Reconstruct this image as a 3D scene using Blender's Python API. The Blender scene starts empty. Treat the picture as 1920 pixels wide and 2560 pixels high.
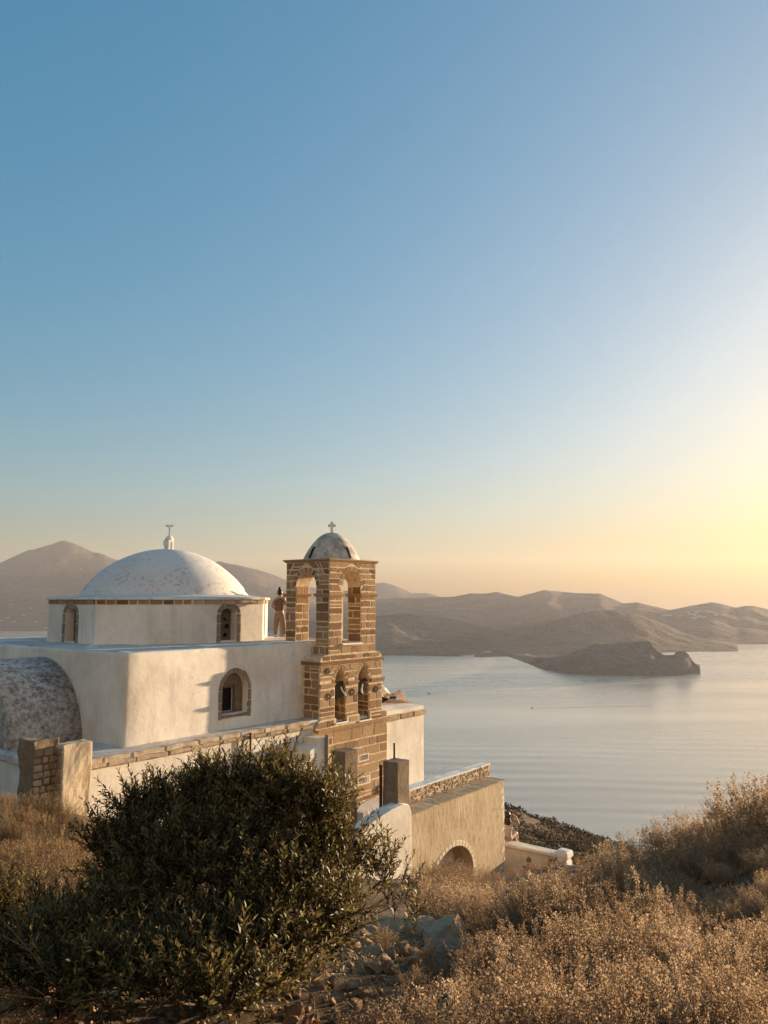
import bpy, bmesh, math, random
import numpy as np
from mathutils import Vector, Matrix, noise as mnoise
from mathutils.bvhtree import BVHTree

R = math.radians
SC = bpy.context.scene
COL = SC.collection
random.seed(7)
RNG = np.random.default_rng(11)

# ------------------------------------------------------------------ camera
FPX, HORIZON = 1930.0, 1500.0            # focal length and eye-level row, in pixels of a 1920x2560 frame
PITCH = math.atan((HORIZON - 1280.0) / FPX)
cam_d = bpy.data.cameras.new('camera')
cam = bpy.data.objects.new('camera', cam_d)
COL.objects.link(cam)
SC.camera = cam
cam_d.sensor_fit = 'VERTICAL'
cam_d.sensor_height = 36.0
cam_d.lens = 36.0 * FPX / 2560.0
cam_d.clip_start = 0.05
cam_d.clip_end = 60000.0
cam.location = (0, 0, 0)                  # eye height is the zero level of the scene
cam.rotation_euler = (R(90) + PITCH, 0, 0)

# ------------------------------------------------------------------ light
SUN_AZ, SUN_EL = 49.5, 5.0                # degrees right of the view direction / above the horizon
world = bpy.data.worlds.new('World')
SC.world = world
world.use_nodes = True
wn = world.node_tree
wn.nodes.clear()
sky = wn.nodes.new('ShaderNodeTexSky')
sky.sky_type = 'NISHITA'
sky.sun_disc = False
sky.sun_elevation = R(SUN_EL)
sky.sun_rotation = R(SUN_AZ)
sky.altitude = 0.0
sky.air_density = 1.0
sky.dust_density = 3.6
sky.ozone_density = 2.7
bg = wn.nodes.new('ShaderNodeBackground')
bg.inputs['Strength'].default_value = 0.095
wo = wn.nodes.new('ShaderNodeOutputWorld')
hs = wn.nodes.new('ShaderNodeHueSaturation')       # the photograph's richer blue, the same all round the sky
hs.inputs['Saturation'].default_value = 1.66
hs.inputs['Hue'].default_value = 0.484
gm = wn.nodes.new('ShaderNodeGamma')                # the phone's flattened tone range, the same all round the sky
gm.inputs[1].default_value = 0.58
wn.links.new(sky.outputs[0], gm.inputs[0])
wn.links.new(gm.outputs[0], hs.inputs['Color'])
tn = wn.nodes.new('ShaderNodeMix')
tn.data_type, tn.blend_type = 'RGBA', 'MULTIPLY'
tn.inputs[0].default_value = 1.0
tn.inputs[7].default_value = (0.88, 1.0, 1.06, 1.0)
wn.links.new(hs.outputs[0], tn.inputs[6])
wn.links.new(tn.outputs[2], bg.inputs[0])
wn.links.new(bg.outputs[0], wo.inputs[0])

sun_d = bpy.data.lights.new('sun', 'SUN')
sun_d.energy = 4.5
sun_d.angle = R(0.6)
sun_d.color = (1.0, 0.745, 0.465)
sun = bpy.data.objects.new('sun', sun_d)
COL.objects.link(sun)
sun.location = (60, 60, 40)
SUN_DIR = Vector((math.sin(R(SUN_AZ)) * math.cos(R(SUN_EL)), math.cos(R(SUN_AZ)) * math.cos(R(SUN_EL)), math.sin(R(SUN_EL))))
sun.rotation_euler = SUN_DIR.to_track_quat('Z', 'Y').to_euler()

vs = SC.view_settings
vs.view_transform = 'Standard'
vs.look = 'None'
vs.exposure = 2.0
vs.gamma = 1.0
vs.use_curve_mapping = False
SC.cycles.max_bounces = 7
SC.cycles.diffuse_bounces = 5
SC.cycles.glossy_bounces = 2
SC.cycles.transmission_bounces = 3
SC.cycles.volume_bounces = 0
SC.cycles.use_denoising = True

# ------------------------------------------------------------------ layout helpers
CT, ST = math.cos(PITCH), math.sin(PITCH)


def ray(u, v):
    xc, yc = (u - 960.0) / FPX, (1280.0 - v) / FPX
    return Vector((xc, CT - yc * ST, ST + yc * CT))


def at(u, v, Y):
    r = ray(u, v)
    return r * (Y / r.y)


def onz(u, v, z):
    r = ray(u, v)
    return r * (z / r.z)


AZ = R(37.8)                              # heading of the chapel's long wall
P0 = Vector((-1.7632, 25.0))              # near corner of the bell tower
D1 = Vector((math.sin(AZ), math.cos(AZ)))
D2 = Vector((-math.cos(AZ), math.sin(AZ)))


def wab(a, b, z=0.0):                     # chapel coordinates -> world
    p = P0 + a * D1 + b * D2
    return Vector((p.x, p.y, z))


# ------------------------------------------------------------------ numpy noise
_perm = np.random.default_rng(5).permutation(512)
_perm = np.concatenate([_perm, _perm, _perm])
_g2 = np.random.default_rng(6).random(512) * 2 - 1


def vnoise(x, y):
    xi, yi = np.floor(x).astype(int), np.floor(y).astype(int)
    fx, fy = x - xi, y - yi
    fx, fy = fx * fx * fx * (fx * (fx * 6 - 15) + 10), fy * fy * fy * (fy * (fy * 6 - 15) + 10)

    def h(i, j):
        return _g2[_perm[(_perm[i & 511] + j) & 511]]
    a, b, c, d = h(xi, yi), h(xi + 1, yi), h(xi, yi + 1), h(xi + 1, yi + 1)
    return (a * (1 - fx) + b * fx) * (1 - fy) + (c * (1 - fx) + d * fx) * fy


def fbm(x, y, octs=5, gain=0.5):
    x, y = np.asarray(x, float), np.asarray(y, float)
    s, amp, tot = 0.0, 1.0, 0.0
    for k in range(octs):
        s = s + amp * vnoise(x * 2 ** k + 17.3 * k, y * 2 ** k - 9.1 * k)
        tot += amp
        amp *= gain
    return s / tot


def ss(e0, e1, x):
    t = np.clip((np.asarray(x, float) - e0) / (e1 - e0), 0, 1)
    return t * t * (3 - 2 * t)


# ------------------------------------------------------------------ object helpers
def tag(o, label=None, cat=None, group=None, kind=None):
    if label:
        o['label'] = label
    if cat:
        o['category'] = cat
    if group:
        o['group'] = group
    if kind:
        o['kind'] = kind
    return o


def link(o, parent=None):
    COL.objects.link(o)
    if parent is not None:
        o.parent = parent
    return o


def mesh(name, verts, faces, mat=None, parent=None, smooth=False):
    me = bpy.data.meshes.new(name)
    me.from_pydata([tuple(map(float, v)) for v in verts], [], [tuple(map(int, f)) for f in faces])
    if mat:
        me.materials.append(mat)
    if smooth:
        me.polygons.foreach_set('use_smooth', [True] * len(me.polygons))
    me.update()
    return link(bpy.data.objects.new(name, me), parent)


def npmesh(name, V, F, mats=None, parent=None, smooth=False, mi=None):
    """V (n,3) array; F (m,k) array of equal sized faces, or a list of such arrays."""
    Fs = F if isinstance(F, list) else [F]
    Fs = [np.asarray(f, np.int32) for f in Fs if len(f)]
    me = bpy.data.meshes.new(name)
    me.vertices.add(len(V))
    me.vertices.foreach_set('co', np.asarray(V, np.float32).ravel())
    loops = np.concatenate([f.ravel() for f in Fs])
    sizes = np.concatenate([np.full(len(f), f.shape[1], np.int32) for f in Fs])
    starts = np.concatenate([[0], np.cumsum(sizes)[:-1]]).astype(np.int32)
    me.loops.add(len(loops))
    me.loops.foreach_set('vertex_index', loops)
    me.polygons.add(len(sizes))
    me.polygons.foreach_set('loop_start', starts)
    me.polygons.foreach_set('loop_total', sizes)
    if smooth:
        me.polygons.foreach_set('use_smooth', np.ones(len(sizes), bool))
    for m in (mats if isinstance(mats, (list, tuple)) else [mats]):
        if m:
            me.materials.append(m)
    if mi is not None:
        me.polygons.foreach_set('material_index', np.asarray(mi, np.int32))
    me.update()
    me.validate()
    return link(bpy.data.objects.new(name, me), parent)


def empty(name, loc=(0, 0, 0), rz=0.0):
    o = bpy.data.objects.new(name, None)
    o.location = loc
    o.rotation_euler = (0, 0, rz)
    o.empty_display_size = 0.2
    return link(o)


def bmobj(name, bm, mat=None, parent=None, smooth=False):
    me = bpy.data.meshes.new(name)
    bm.to_mesh(me)
    bm.free()
    if mat:
        me.materials.append(mat)
    if smooth:
        me.polygons.foreach_set('use_smooth', [True] * len(me.polygons))
    return link(bpy.data.objects.new(name, me), parent)


def bm_box(bm, x0, x1, y0, y1, z0, z1):
    vs_ = [bm.verts.new(p) for p in ((x0, y0, z0), (x1, y0, z0), (x1, y1, z0), (x0, y1, z0), (x0, y0, z1), (x1, y0, z1), (x1, y1, z1), (x0, y1, z1))]
    for f in ((3, 2, 1, 0), (4, 5, 6, 7), (0, 1, 5, 4), (1, 2, 6, 5), (2, 3, 7, 6), (3, 0, 4, 7)):
        bm.faces.new([vs_[i] for i in f])
    return vs_


def box(name, x0, x1, y0, y1, z0, z1, mat, parent=None, bev=0.0, seg=2, rough=0.0, cut=0.0):
    bm = bmesh.new()
    bm_box(bm, x0, x1, y0, y1, z0, z1)
    if bev:
        bmesh.ops.bevel(bm, geom=bm.edges[:], offset=bev, segments=seg, profile=0.6, affect='EDGES')
    if cut:
        for ax, (lo, hi) in enumerate(((x0, x1), (y0, y1), (z0, z1))):
            n = int((hi - lo) / cut)
            for k in range(1, n):
                co = [0, 0, 0]; no = [0, 0, 0]
                co[ax] = lo + (hi - lo) * k / n; no[ax] = 1
                bmesh.ops.bisect_plane(bm, geom=bm.verts[:] + bm.edges[:] + bm.faces[:], plane_co=co, plane_no=no)
    if rough:
        for v in bm.verts:
            v.co += Vector(mnoise.noise_vector(v.co * 2.3 + Vector((x0, y1, z0)))) * rough
            v.co += Vector(mnoise.noise_vector(v.co * 7.3 + Vector((y0, z1, x1)))) * rough * 0.3
    return bmobj(name, bm, mat, parent)


def prism(name, poly, axis, lo, hi, mat, parent=None, bev=0.0):
    """poly: list of 2D points; extruded along axis ('x','y' or 'z') from lo to hi."""
    bm = bmesh.new()

    def P(p, t):
        return {'x': (t, p[0], p[1]), 'y': (p[0], t, p[1]), 'z': (p[0], p[1], t)}[axis]
    A = [bm.verts.new(P(p, lo)) for p in poly]
    B = [bm.verts.new(P(p, hi)) for p in poly]
    bm.faces.new(A)
    bm.faces.new(B[::-1])
    n = len(poly)
    for i in range(n):
        bm.faces.new((A[i], B[i], B[(i + 1) % n], A[(i + 1) % n]))
    bmesh.ops.recalc_face_normals(bm, faces=bm.faces[:])
    if bev:
        bmesh.ops.bevel(bm, geom=bm.edges[:], offset=bev, segments=2, profile=0.6, affect='EDGES')
    return bmobj(name, bm, mat, parent)


def lathe(name, prof, mat, parent=None, n=24, cap=True, smooth=True):
    V, F = [], []
    for r, z in prof:
        for k in range(n):
            t = 2 * math.pi * k / n
            V.append((r * math.cos(t), r * math.sin(t), z))
    m = len(prof)
    for j in range(m - 1):
        for k in range(n):
            F.append((j * n + k, j * n + (k + 1) % n, (j + 1) * n + (k + 1) % n, (j + 1) * n + k))
    if cap:
        F.append(tuple(range(n))[::-1])
        F.append(tuple(range((m - 1) * n, m * n)))
    return mesh(name, V, F, mat, parent, smooth)


def tube(name, pts, rad, mat, parent=None, n=6):
    V, F = [], []
    pts = [Vector(p) for p in pts]
    rad = rad if isinstance(rad, (list, tuple)) else [rad] * len(pts)
    for i, p in enumerate(pts):
        d = (pts[min(i + 1, len(pts) - 1)] - pts[max(i - 1, 0)]).normalized()
        x = d.cross(Vector((0.3, 0.2, 1)) if abs(d.z) < 0.9 else Vector((1, 0.2, 0))).normalized()
        y = d.cross(x)
        for k in range(n):
            t = 2 * math.pi * k / n
            V.append(p + (x * math.cos(t) + y * math.sin(t)) * rad[i])
    for i in range(len(pts) - 1):
        for k in range(n):
            F.append((i * n + k, i * n + (k + 1) % n, (i + 1) * n + (k + 1) % n, (i + 1) * n + k))
    F.append(tuple(range(n))[::-1])
    F.append(tuple(range((len(pts) - 1) * n, len(pts) * n)))
    return mesh(name, V, F, mat, parent, True)


def carve(o, cutters):
    """boolean difference, result baked into the object's mesh"""
    tmp = bpy.data.objects.new('tmp_cut', o.data)      # work in the object's own coordinates
    COL.objects.link(tmp)
    for c in cutters:
        m = tmp.modifiers.new('cut', 'BOOLEAN')
        m.operation = 'DIFFERENCE'
        m.solver = 'EXACT'
        m.object = c
    bpy.context.view_layer.update()
    dg = bpy.context.evaluated_depsgraph_get()
    me = bpy.data.meshes.new_from_object(tmp.evaluated_get(dg))
    bpy.data.objects.remove(tmp)
    o.data = me
    for c in cutters:
        d = c.data
        bpy.data.objects.remove(c)
        bpy.data.meshes.remove(d)
    return o


# ------------------------------------------------------------------ materials
class NT:
    def __init__(s, name):
        s.m = bpy.data.materials.new(name)
        s.m.use_nodes = True
        s.t = s.m.node_tree
        s.t.nodes.clear()
        s.out = s.n('ShaderNodeOutputMaterial')
        s.b = s.n('ShaderNodeBsdfPrincipled')
        s.l(s.b.outputs[0], s.out.inputs['Surface'])
        s.co = s.n('ShaderNodeTexCoord')

    def n(s, typ, **kw):
        nd = s.t.nodes.new(typ)
        for k, v in kw.items():
            setattr(nd, k, v)
        return nd

    def l(s, a, b):
        s.t.links.new(a, b)

    def val(s, sock, v):
        if isinstance(v, bpy.types.NodeSocket):
            s.l(v, sock)
        else:
            sock.default_value = v

    def noise(s, scale, detail=4.0, rough=0.55, coord='Object', dist=0.0, stretch=None):
        c = s.co.outputs[coord] if isinstance(coord, str) else coord
        if stretch:
            mp = s.n('ShaderNodeMapping')
            mp.inputs['Scale'].default_value = stretch
            s.l(c, mp.inputs[0])
            c = mp.outputs[0]
        nd = s.n('ShaderNodeTexNoise')
        nd.inputs['Scale'].default_value = scale
        nd.inputs['Detail'].default_value = detail
        nd.inputs['Roughness'].default_value = rough
        nd.inputs['Distortion'].default_value = dist
        s.l(c, nd.inputs['Vector'])
        return nd.outputs[0]

    def ramp(s, fac, stops, interp='LINEAR'):
        nd = s.n('ShaderNodeValToRGB')
        cr = nd.color_ramp
        cr.interpolation = interp
        while len(cr.elements) < len(stops):
            cr.elements.new(0.5)
        for e, (p, c) in zip(cr.elements, stops):
            e.position = p
            e.color = (*c, 1.0) if not isinstance(c, (int, float)) else (c, c, c, 1.0)
        s.val(nd.inputs[0], fac)
        return nd.outputs[0]

    def mix(s, fac, a, b, mode='MIX'):
        nd = s.n('ShaderNodeMix', data_type='RGBA', blend_type=mode)
        s.val(nd.inputs[0], fac)
        for sock, v in ((nd.inputs[6], a), (nd.inputs[7], b)):
            if isinstance(v, tuple) and len(v) == 3:
                v = (*v, 1.0)
            s.val(sock, v)
        return nd.outputs[2]

    def math(s, op, a, b=0.0, clamp=False):
        nd = s.n('ShaderNodeMath', operation=op)
        nd.use_clamp = clamp
        s.val(nd.inputs[0], a)
        s.val(nd.inputs[1], b)
        return nd.outputs[0]

    def bump(s, h, strength=0.5, dist=0.02, prev=None):
        nd = s.n('ShaderNodeBump')
        nd.inputs['Strength'].default_value = strength
        nd.inputs['Distance'].default_value = dist
        s.l(h, nd.inputs['Height'])
        if prev is not None:
            s.l(prev, nd.inputs['Normal'])
        s.l(nd.outputs[0], s.b.inputs['Normal'])
        return nd.outputs[0]

    def rnd(s):
        return s.n('ShaderNodeObjectInfo').outputs['Random']

    def done(s, color=None, rough=0.85, spec=0.25, **kw):
        if color is not None:
            s.val(s.b.inputs['Base Color'], (*color, 1.0) if isinstance(color, tuple) and len(color) == 3 else color)
        s.val(s.b.inputs['Roughness'], rough)
        s.b.inputs['Specular IOR Level'].default_value = spec
        for k, v in kw.items():
            s.val(s.b.inputs[k], v)
        return s.m


def m_plain(name, c, rough=0.8, spec=0.25, var=0.12, scale=6.0):
    t = NT(name)
    lo = tuple(x * (1 - var) for x in c)
    hi = tuple(min(1, x * (1 + var)) for x in c)
    return t.done(t.ramp(t.noise(scale), [(0.3, lo), (0.7, hi)]), rough, spec)


def m_plaster():
    t = NT('whitewash')
    n1 = t.noise(0.55, 5, 0.6)
    n2 = t.noise(3.2, 6, 0.62)
    n3 = t.noise(0.9, 4, 0.6, stretch=(3.5, 3.5, 0.5))
    c = t.ramp(n1, [(0.32, (0.61, 0.54, 0.46)), (0.66, (0.85, 0.795, 0.715))])
    c = t.mix(t.ramp(n3, [(0.52, 0.0), (0.70, 0.48)]), c, (0.50, 0.43, 0.36))
    c = t.mix(t.ramp(n2, [(0.57, 0.0), (0.76, 0.5)]), c, (0.52, 0.45, 0.38))
    vz = t.n('ShaderNodeTexVoronoi', feature='DISTANCE_TO_EDGE')
    vz.inputs['Scale'].default_value = 0.55
    wv = t.n('ShaderNodeMix', data_type='RGBA')
    wv.inputs[0].default_value = 0.18
    t.l(t.co.outputs['Object'], wv.inputs[6])
    nz = t.n('ShaderNodeTexNoise')
    nz.inputs['Scale'].default_value = 2.5
    nz.inputs['Detail'].default_value = 6
    t.l(t.co.outputs['Object'], nz.inputs[0])
    t.l(nz.outputs[1], wv.inputs[7])
    t.l(wv.outputs[2], vz.inputs['Vector'])
    crack = t.math('MULTIPLY', t.ramp(vz.outputs[0], [(0.0, 1.0), (0.010, 0.0)]), t.ramp(t.noise(0.7, 3), [(0.50, 0.0), (0.62, 0.22)]))
    c = t.mix(crack, c, (0.30, 0.24, 0.19))
    b = t.bump(t.noise(1.3, 5, 0.55), 0.55, 0.05)
    t.bump(t.noise(22, 4, 0.6), 0.35, 0.006, b)
    return t.done(c, 0.9, 0.15)


def m_lichen(name, base, dark, lo, hi, sc=5.0, stretch=None):
    t = NT(name)
    n1 = t.noise(sc, 9, 0.72, stretch=stretch)
    n2 = t.noise(1.1, 4, 0.6)
    f = t.math('ADD', n1, t.math('MULTIPLY', t.math('SUBTRACT', n2, 0.5), 0.45))
    c = t.ramp(f, [(lo, base), ((lo + hi) / 2, tuple((x + y) / 2 for x, y in zip(base, dark))), (hi, dark)])
    c = t.mix(t.ramp(t.noise(0.8, 3), [(0.4, 0.0), (0.75, 0.25)]), c, (0.40, 0.34, 0.28))
    b = t.bump(t.noise(1.2, 4), 0.4, 0.04)
    t.bump(t.noise(16, 7, 0.7), 0.5, 0.012, b)
    return t.done(c, 0.92, 0.12)


def m_block():
    t = NT('dressed_stone')
    r = t.rnd()
    c = t.ramp(r, [(0.0, (0.17, 0.100, 0.058)), (0.25, (0.27, 0.165, 0.092)), (0.5, (0.35, 0.225, 0.125)), (0.75, (0.42, 0.285, 0.165)), (1.0, (0.28, 0.155, 0.084))])
    n = t.noise(9, 7, 0.7)
    c = t.mix(t.ramp(n, [(0.40, 0.0), (0.75, 0.55)]), c, (0.15, 0.095, 0.06))
    n2 = t.noise(34, 5, 0.7)
    c = t.mix(t.ramp(n2, [(0.56, 0.0), (0.75, 0.45)]), c, (0.42, 0.32, 0.22))
    b = t.bump(t.noise(14, 6, 0.65), 0.6, 0.02)
    t.bump(t.noise(70, 4, 0.7), 0.5, 0.005, b)
    return t.done(c, 0.93, 0.1)


def m_rock(name, cols, sc=6.0, rough=0.92):
    t = NT(name)
    c = t.ramp(t.rnd(), [(i / max(1, len(cols) - 1), x) for i, x in enumerate(cols)])
    c = t.mix(t.ramp(t.noise(sc, 8, 0.7), [(0.4, 0.0), (0.72, 0.6)]), c, tuple(x * 0.45 for x in cols[0]))
    c = t.mix(t.ramp(t.noise(sc * 2.2, 6, 0.7), [(0.58, 0.0), (0.74, 0.4)]), c, tuple(min(0.7, x * 1.6) for x in cols[-1]))
    b = t.bump(t.noise(sc * 1.5, 7, 0.65), 0.7, 0.03)
    t.bump(t.noise(sc * 9, 4, 0.7), 0.5, 0.006, b)
    return t.done(c, rough, 0.1)


def m_render_wall():
    """weathered ochre render: vertical streaks, patches"""
    t = NT('ochre_render')
    n1 = t.noise(1.0, 5, 0.65, stretch=(1.4, 1.4, 0.7))
    n2 = t.noise(3.2, 8, 0.7, stretch=(3, 3, 0.9))
    n3 = t.noise(10, 7, 0.7)
    c = t.ramp(n1, [(0.3, (0.42, 0.32, 0.215)), (0.5, (0.55, 0.435, 0.30)), (0.7, (0.64, 0.53, 0.385))])
    c = t.mix(t.ramp(n2, [(0.47, 0.0), (0.72, 0.6)]), c, (0.30, 0.21, 0.13))
    c = t.mix(t.ramp(n3, [(0.58, 0.0), (0.75, 0.5)]), c, (0.68, 0.58, 0.44))
    c = t.mix(t.ramp(t.noise(0.9, 6, 0.7), [(0.56, 0.0), (0.575, 0.45)]), c, (0.34, 0.245, 0.155))
    b = t.bump(n2, 0.55, 0.03)
    t.bump(t.noise(30, 5, 0.7), 0.5, 0.008, b)
    return t.done(c, 0.93, 0.1)


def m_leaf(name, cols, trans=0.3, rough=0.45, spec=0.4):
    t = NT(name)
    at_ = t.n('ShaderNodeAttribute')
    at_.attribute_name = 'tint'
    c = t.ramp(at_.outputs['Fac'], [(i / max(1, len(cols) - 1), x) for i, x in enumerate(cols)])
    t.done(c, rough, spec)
    tr = t.n('ShaderNodeBsdfTranslucent')
    t.l(c, tr.inputs[0])
    mx = t.n('ShaderNodeMixShader')
    mx.inputs[0].default_value = trans
    t.l(t.b.outputs[0], mx.inputs[1])
    t.l(tr.outputs[0], mx.inputs[2])
    t.l(mx.outputs[0], t.out.inputs['Surface'])
    return t.m


M = {}
M['plaster'] = m_plaster()
M['dome'] = m_lichen('whitewash_dome', (0.68, 0.65, 0.62), (0.20, 0.17, 0.15), 0.545, 0.74, 8.0)
M['vault'] = m_lichen('lichen_vault', (0.58, 0.54, 0.49), (0.165, 0.13, 0.105), 0.40, 0.64, 7.5)
M['belfry_dome'] = m_lichen('belfry_dome', (0.62, 0.56, 0.50), (0.17, 0.12, 0.085), 0.36, 0.68, 3.0)
M['roof'] = m_lichen('roof_screed', (0.60, 0.57, 0.53), (0.34, 0.29, 0.25), 0.46, 0.70, 2.6)
M['block'] = m_block()
M['coping'] = m_lichen('weathered_coping', (0.60, 0.50, 0.39), (0.30, 0.21, 0.14), 0.42, 0.66, 3.2)
M['mortar'] = m_plain('lime_mortar', (0.62, 0.475, 0.325), 0.95, 0.1, 0.28, 7)
M['surround'] = m_rock('surround_stone', [(0.27, 0.20, 0.145), (0.34, 0.265, 0.20), (0.22, 0.16, 0.115)], 9)
M['cornice'] = m_rock('cornice_stone', [(0.40, 0.30, 0.20), (0.50, 0.40, 0.28), (0.34, 0.24, 0.155)], 5)
M['ochre'] = m_render_wall()
M['rubble'] = m_rock('rubble_stone', [(0.30, 0.21, 0.14), (0.50, 0.39, 0.27), (0.38, 0.26, 0.17), (0.56, 0.47, 0.36)], 8)
M['concrete'] = m_rock('aged_concrete', [(0.21, 0.155, 0.108), (0.26, 0.195, 0.135)], 4)
M['dark'] = m_plain('dark_interior', (0.02, 0.014, 0.011), 0.9, 0.05)
M['niche'] = m_plain('bare_niche_stone', (0.20, 0.145, 0.10), 0.92, 0.1, 0.3, 7)
M['niche_dark'] = m_plain('niche_filling', (0.13, 0.095, 0.068), 0.92, 0.1, 0.35, 9)
M['wood'] = m_plain('dark_wood', (0.09, 0.055, 0.035), 0.8)
M['bronze'] = m_plain('green_bronze', (0.035, 0.038, 0.024), 0.68, 0.3)
M['iron'] = m_plain('rusty_iron', (0.06, 0.035, 0.025), 0.7, 0.3)
M['white'] = m_plain('white_paint', (0.76, 0.74, 0.70), 0.85, 0.2, 0.06)
M['marble'] = m_plain('pale_marble', (0.66, 0.56, 0.42), 0.8, 0.2, 0.1, 12)
M['tile'] = m_plain('terracotta', (0.42, 0.20, 0.11), 0.85, 0.2, 0.2)

# ------------------------------------------------------------------ sea and distant land
SEA = -190.0


def m_sea():
    t = NT('sea_water')
    geo = t.n('ShaderNodeNewGeometry').outputs['Position']
    sep = t.n('ShaderNodeSeparateXYZ')
    t.l(geo, sep.inputs[0])
    # long swell rolling on to the near coast, dying out in the middle of the bay
    mp = t.n('ShaderNodeMapping')
    mp.inputs['Rotation'].default_value = (0, 0, R(4))
    t.l(geo, mp.inputs[0])
    w = t.n('ShaderNodeTexWave', wave_type='BANDS', bands_direction='Y', wave_profile='SIN')
    w.inputs['Scale'].default_value = 0.0082
    w.inputs['Distortion'].default_value = 8.5
    w.inputs['Detail'].default_value = 2.0
    w.inputs['Detail Scale'].default_value = 0.35
    t.l(mp.outputs[0], w.inputs[0])
    mr = t.n('ShaderNodeMapRange')
    mr.inputs[1].default_value, mr.inputs[2].default_value = 1150.0, 620.0
    mr.inputs[3].default_value, mr.inputs[4].default_value = 0.0, 1.0
    t.l(sep.outputs[1], mr.inputs[0])
    patch = t.ramp(t.noise(0.004, 2, 0.5, coord=geo, stretch=(0.6, 1, 1)), [(0.38, 0.08), (0.62, 1.0)])
    h = t.math('MULTIPLY', t.math('MULTIPLY', w.outputs[1], mr.outputs[0]), patch)
    b1 = t.bump(h, 0.5, 2.2)
    b2 = t.bump(t.noise(0.055, 4, 0.6, coord=geo, stretch=(0.3, 1, 1)), 0.16, 1.3, b1)
    t.bump(t.noise(0.5, 3, 0.6, coord=geo, stretch=(0.4, 1, 1)), 0.06, 0.3, b2)
    streak = t.noise(0.0016, 5, 0.6, coord=geo, stretch=(0.5, 2.6, 1), dist=0.6)
    rough = t.ramp(streak, [(0.35, 0.16), (0.65, 0.30)])
    t.done((0.56, 0.44, 0.325), rough, 0.5, IOR=1.45, Metallic=0.45)
    return t.m


M['sea'] = m_sea()
sea = mesh('sea', [(-30000, 60, SEA), (30000, 60, SEA), (30000, 5600, SEA), (-30000, 5600, SEA)], [(0, 1, 2, 3)], M['sea'])
tag(sea, kind='structure')


def m_land(name, base, light, sc):
    t = NT(name)
    geo = t.n('ShaderNodeNewGeometry').outputs['Position']
    n1 = t.noise(sc, 7, 0.62, coord=geo)
    n2 = t.noise(sc * 6, 5, 0.65, coord=geo)
    c = t.ramp(n1, [(0.36, base), (0.66, light)])
    c = t.mix(t.ramp(n2, [(0.45, 0.0), (0.7, 0.6)]), c, tuple(x * 0.45 for x in base))
    c = t.mix(t.ramp(t.noise(sc * 17, 4, 0.6, coord=geo), [(0.54, 0.0), (0.68, 0.3)]), c, tuple(min(0.5, x * 1.35) for x in light))
    c = t.mix(t.ramp(t.noise(sc * 40, 3, 0.6, coord=geo), [(0.48, 0.0), (0.60, 0.6)]), c, tuple(x * 0.4 for x in base))
    t.bump(n2, 0.9, 0.05 / sc)
    return t.done(c, 0.95, 0.05)


M['land_far'] = m_land('dry_hillside', (0.06, 0.046, 0.036), (0.19, 0.145, 0.108), 0.0024)
M['land_near'] = m_land('scrubby_headland', (0.10, 0.075, 0.055), (0.25, 0.185, 0.13), 0.007)
BVH = {}


def land(name, prof, shore, back, mat, du=7.0, nj=70, rough=0.16, seed=0.0, ridge_y=None, power=1.15):
    """a stretch of hilly country: prof = skyline points (u, v, distance); shore = points (u, distance)."""
    pu = np.array([p[0] for p in prof]); pv = np.array([p[1] for p in prof]); py = np.array([p[2] for p in prof])
    us = np.arange(pu[0], pu[-1] + 1, du)
    v = np.interp(us, pu, pv)
    yr = np.interp(us, pu, py)
    ys = np.interp(us, [p[0] for p in shore], [p[1] for p in shore])
    xc = (us - 960) / FPX
    yc = (1280 - v) / FPX
    ry, rz = CT - yc * ST, ST + yc * CT
    zr = rz / ry * yr
    tx = xc / ry                                   # direction of each spoke, x per y
    small = fbm(us * 0.045 + seed, us * 0 + seed, 4)
    zr = zr + small * (zr - SEA) * 0.012
    V = np.zeros((len(us), nj, 3))
    tt = np.concatenate([np.linspace(0, 1, nj * 3 // 4), np.linspace(1, 2, nj - nj * 3 // 4 + 1)[1:]])
    for j, t in enumerate(tt):
        if t <= 1:
            y = ys + (yr - ys) * t
            base = t ** power
            env = np.sin(np.pi * np.clip(t, 0, 1)) ** 0.8
        else:
            y = yr + back * (t - 1)
            base = 1 - 0.9 * (t - 1)
            env = np.sin(np.pi * (t - 1))
        x = tx * y
        sc = 1.0 / np.mean(yr - ys + 300)
        n = fbm(x * sc * 2.2 + seed, y * sc * 2.2, 6, 0.5)
        rid = 1 - np.abs(fbm(x * sc * 3.1 + seed * 2, y * sc * 1.5 + 3, 5, 0.5)) * 2.2
        hgt = (zr - SEA) * base * (1 + env * rough * (2.2 * n + 1.4 * (rid - 0.75)))
        lim = (zr - SEA) * (y / yr) + (SEA * (y / yr) - SEA) * 1.0     # never above the skyline seen from the chapel
        hgt = np.minimum(hgt, np.maximum(lim * 0.995, 0) if t < 1 else hgt)
        z = SEA + hgt
        if j == 0:
            z = np.full_like(z, SEA - 12)
        V[:, j] = np.stack([x, y, z], -1)
    n_, m_ = len(us), nj
    idx = np.arange(n_ * m_).reshape(n_, m_)
    F = np.stack([idx[:-1, :-1], idx[1:, :-1], idx[1:, 1:], idx[:-1, 1:]], -1).reshape(-1, 4)
    o = npmesh(name, V.reshape(-1, 3), F, mat, smooth=True)
    tag(o, kind='structure')
    BVH[name] = BVHTree.FromPolygons([tuple(p) for p in V.reshape(-1, 3)], [tuple(f) for f in F])
    return o


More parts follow.
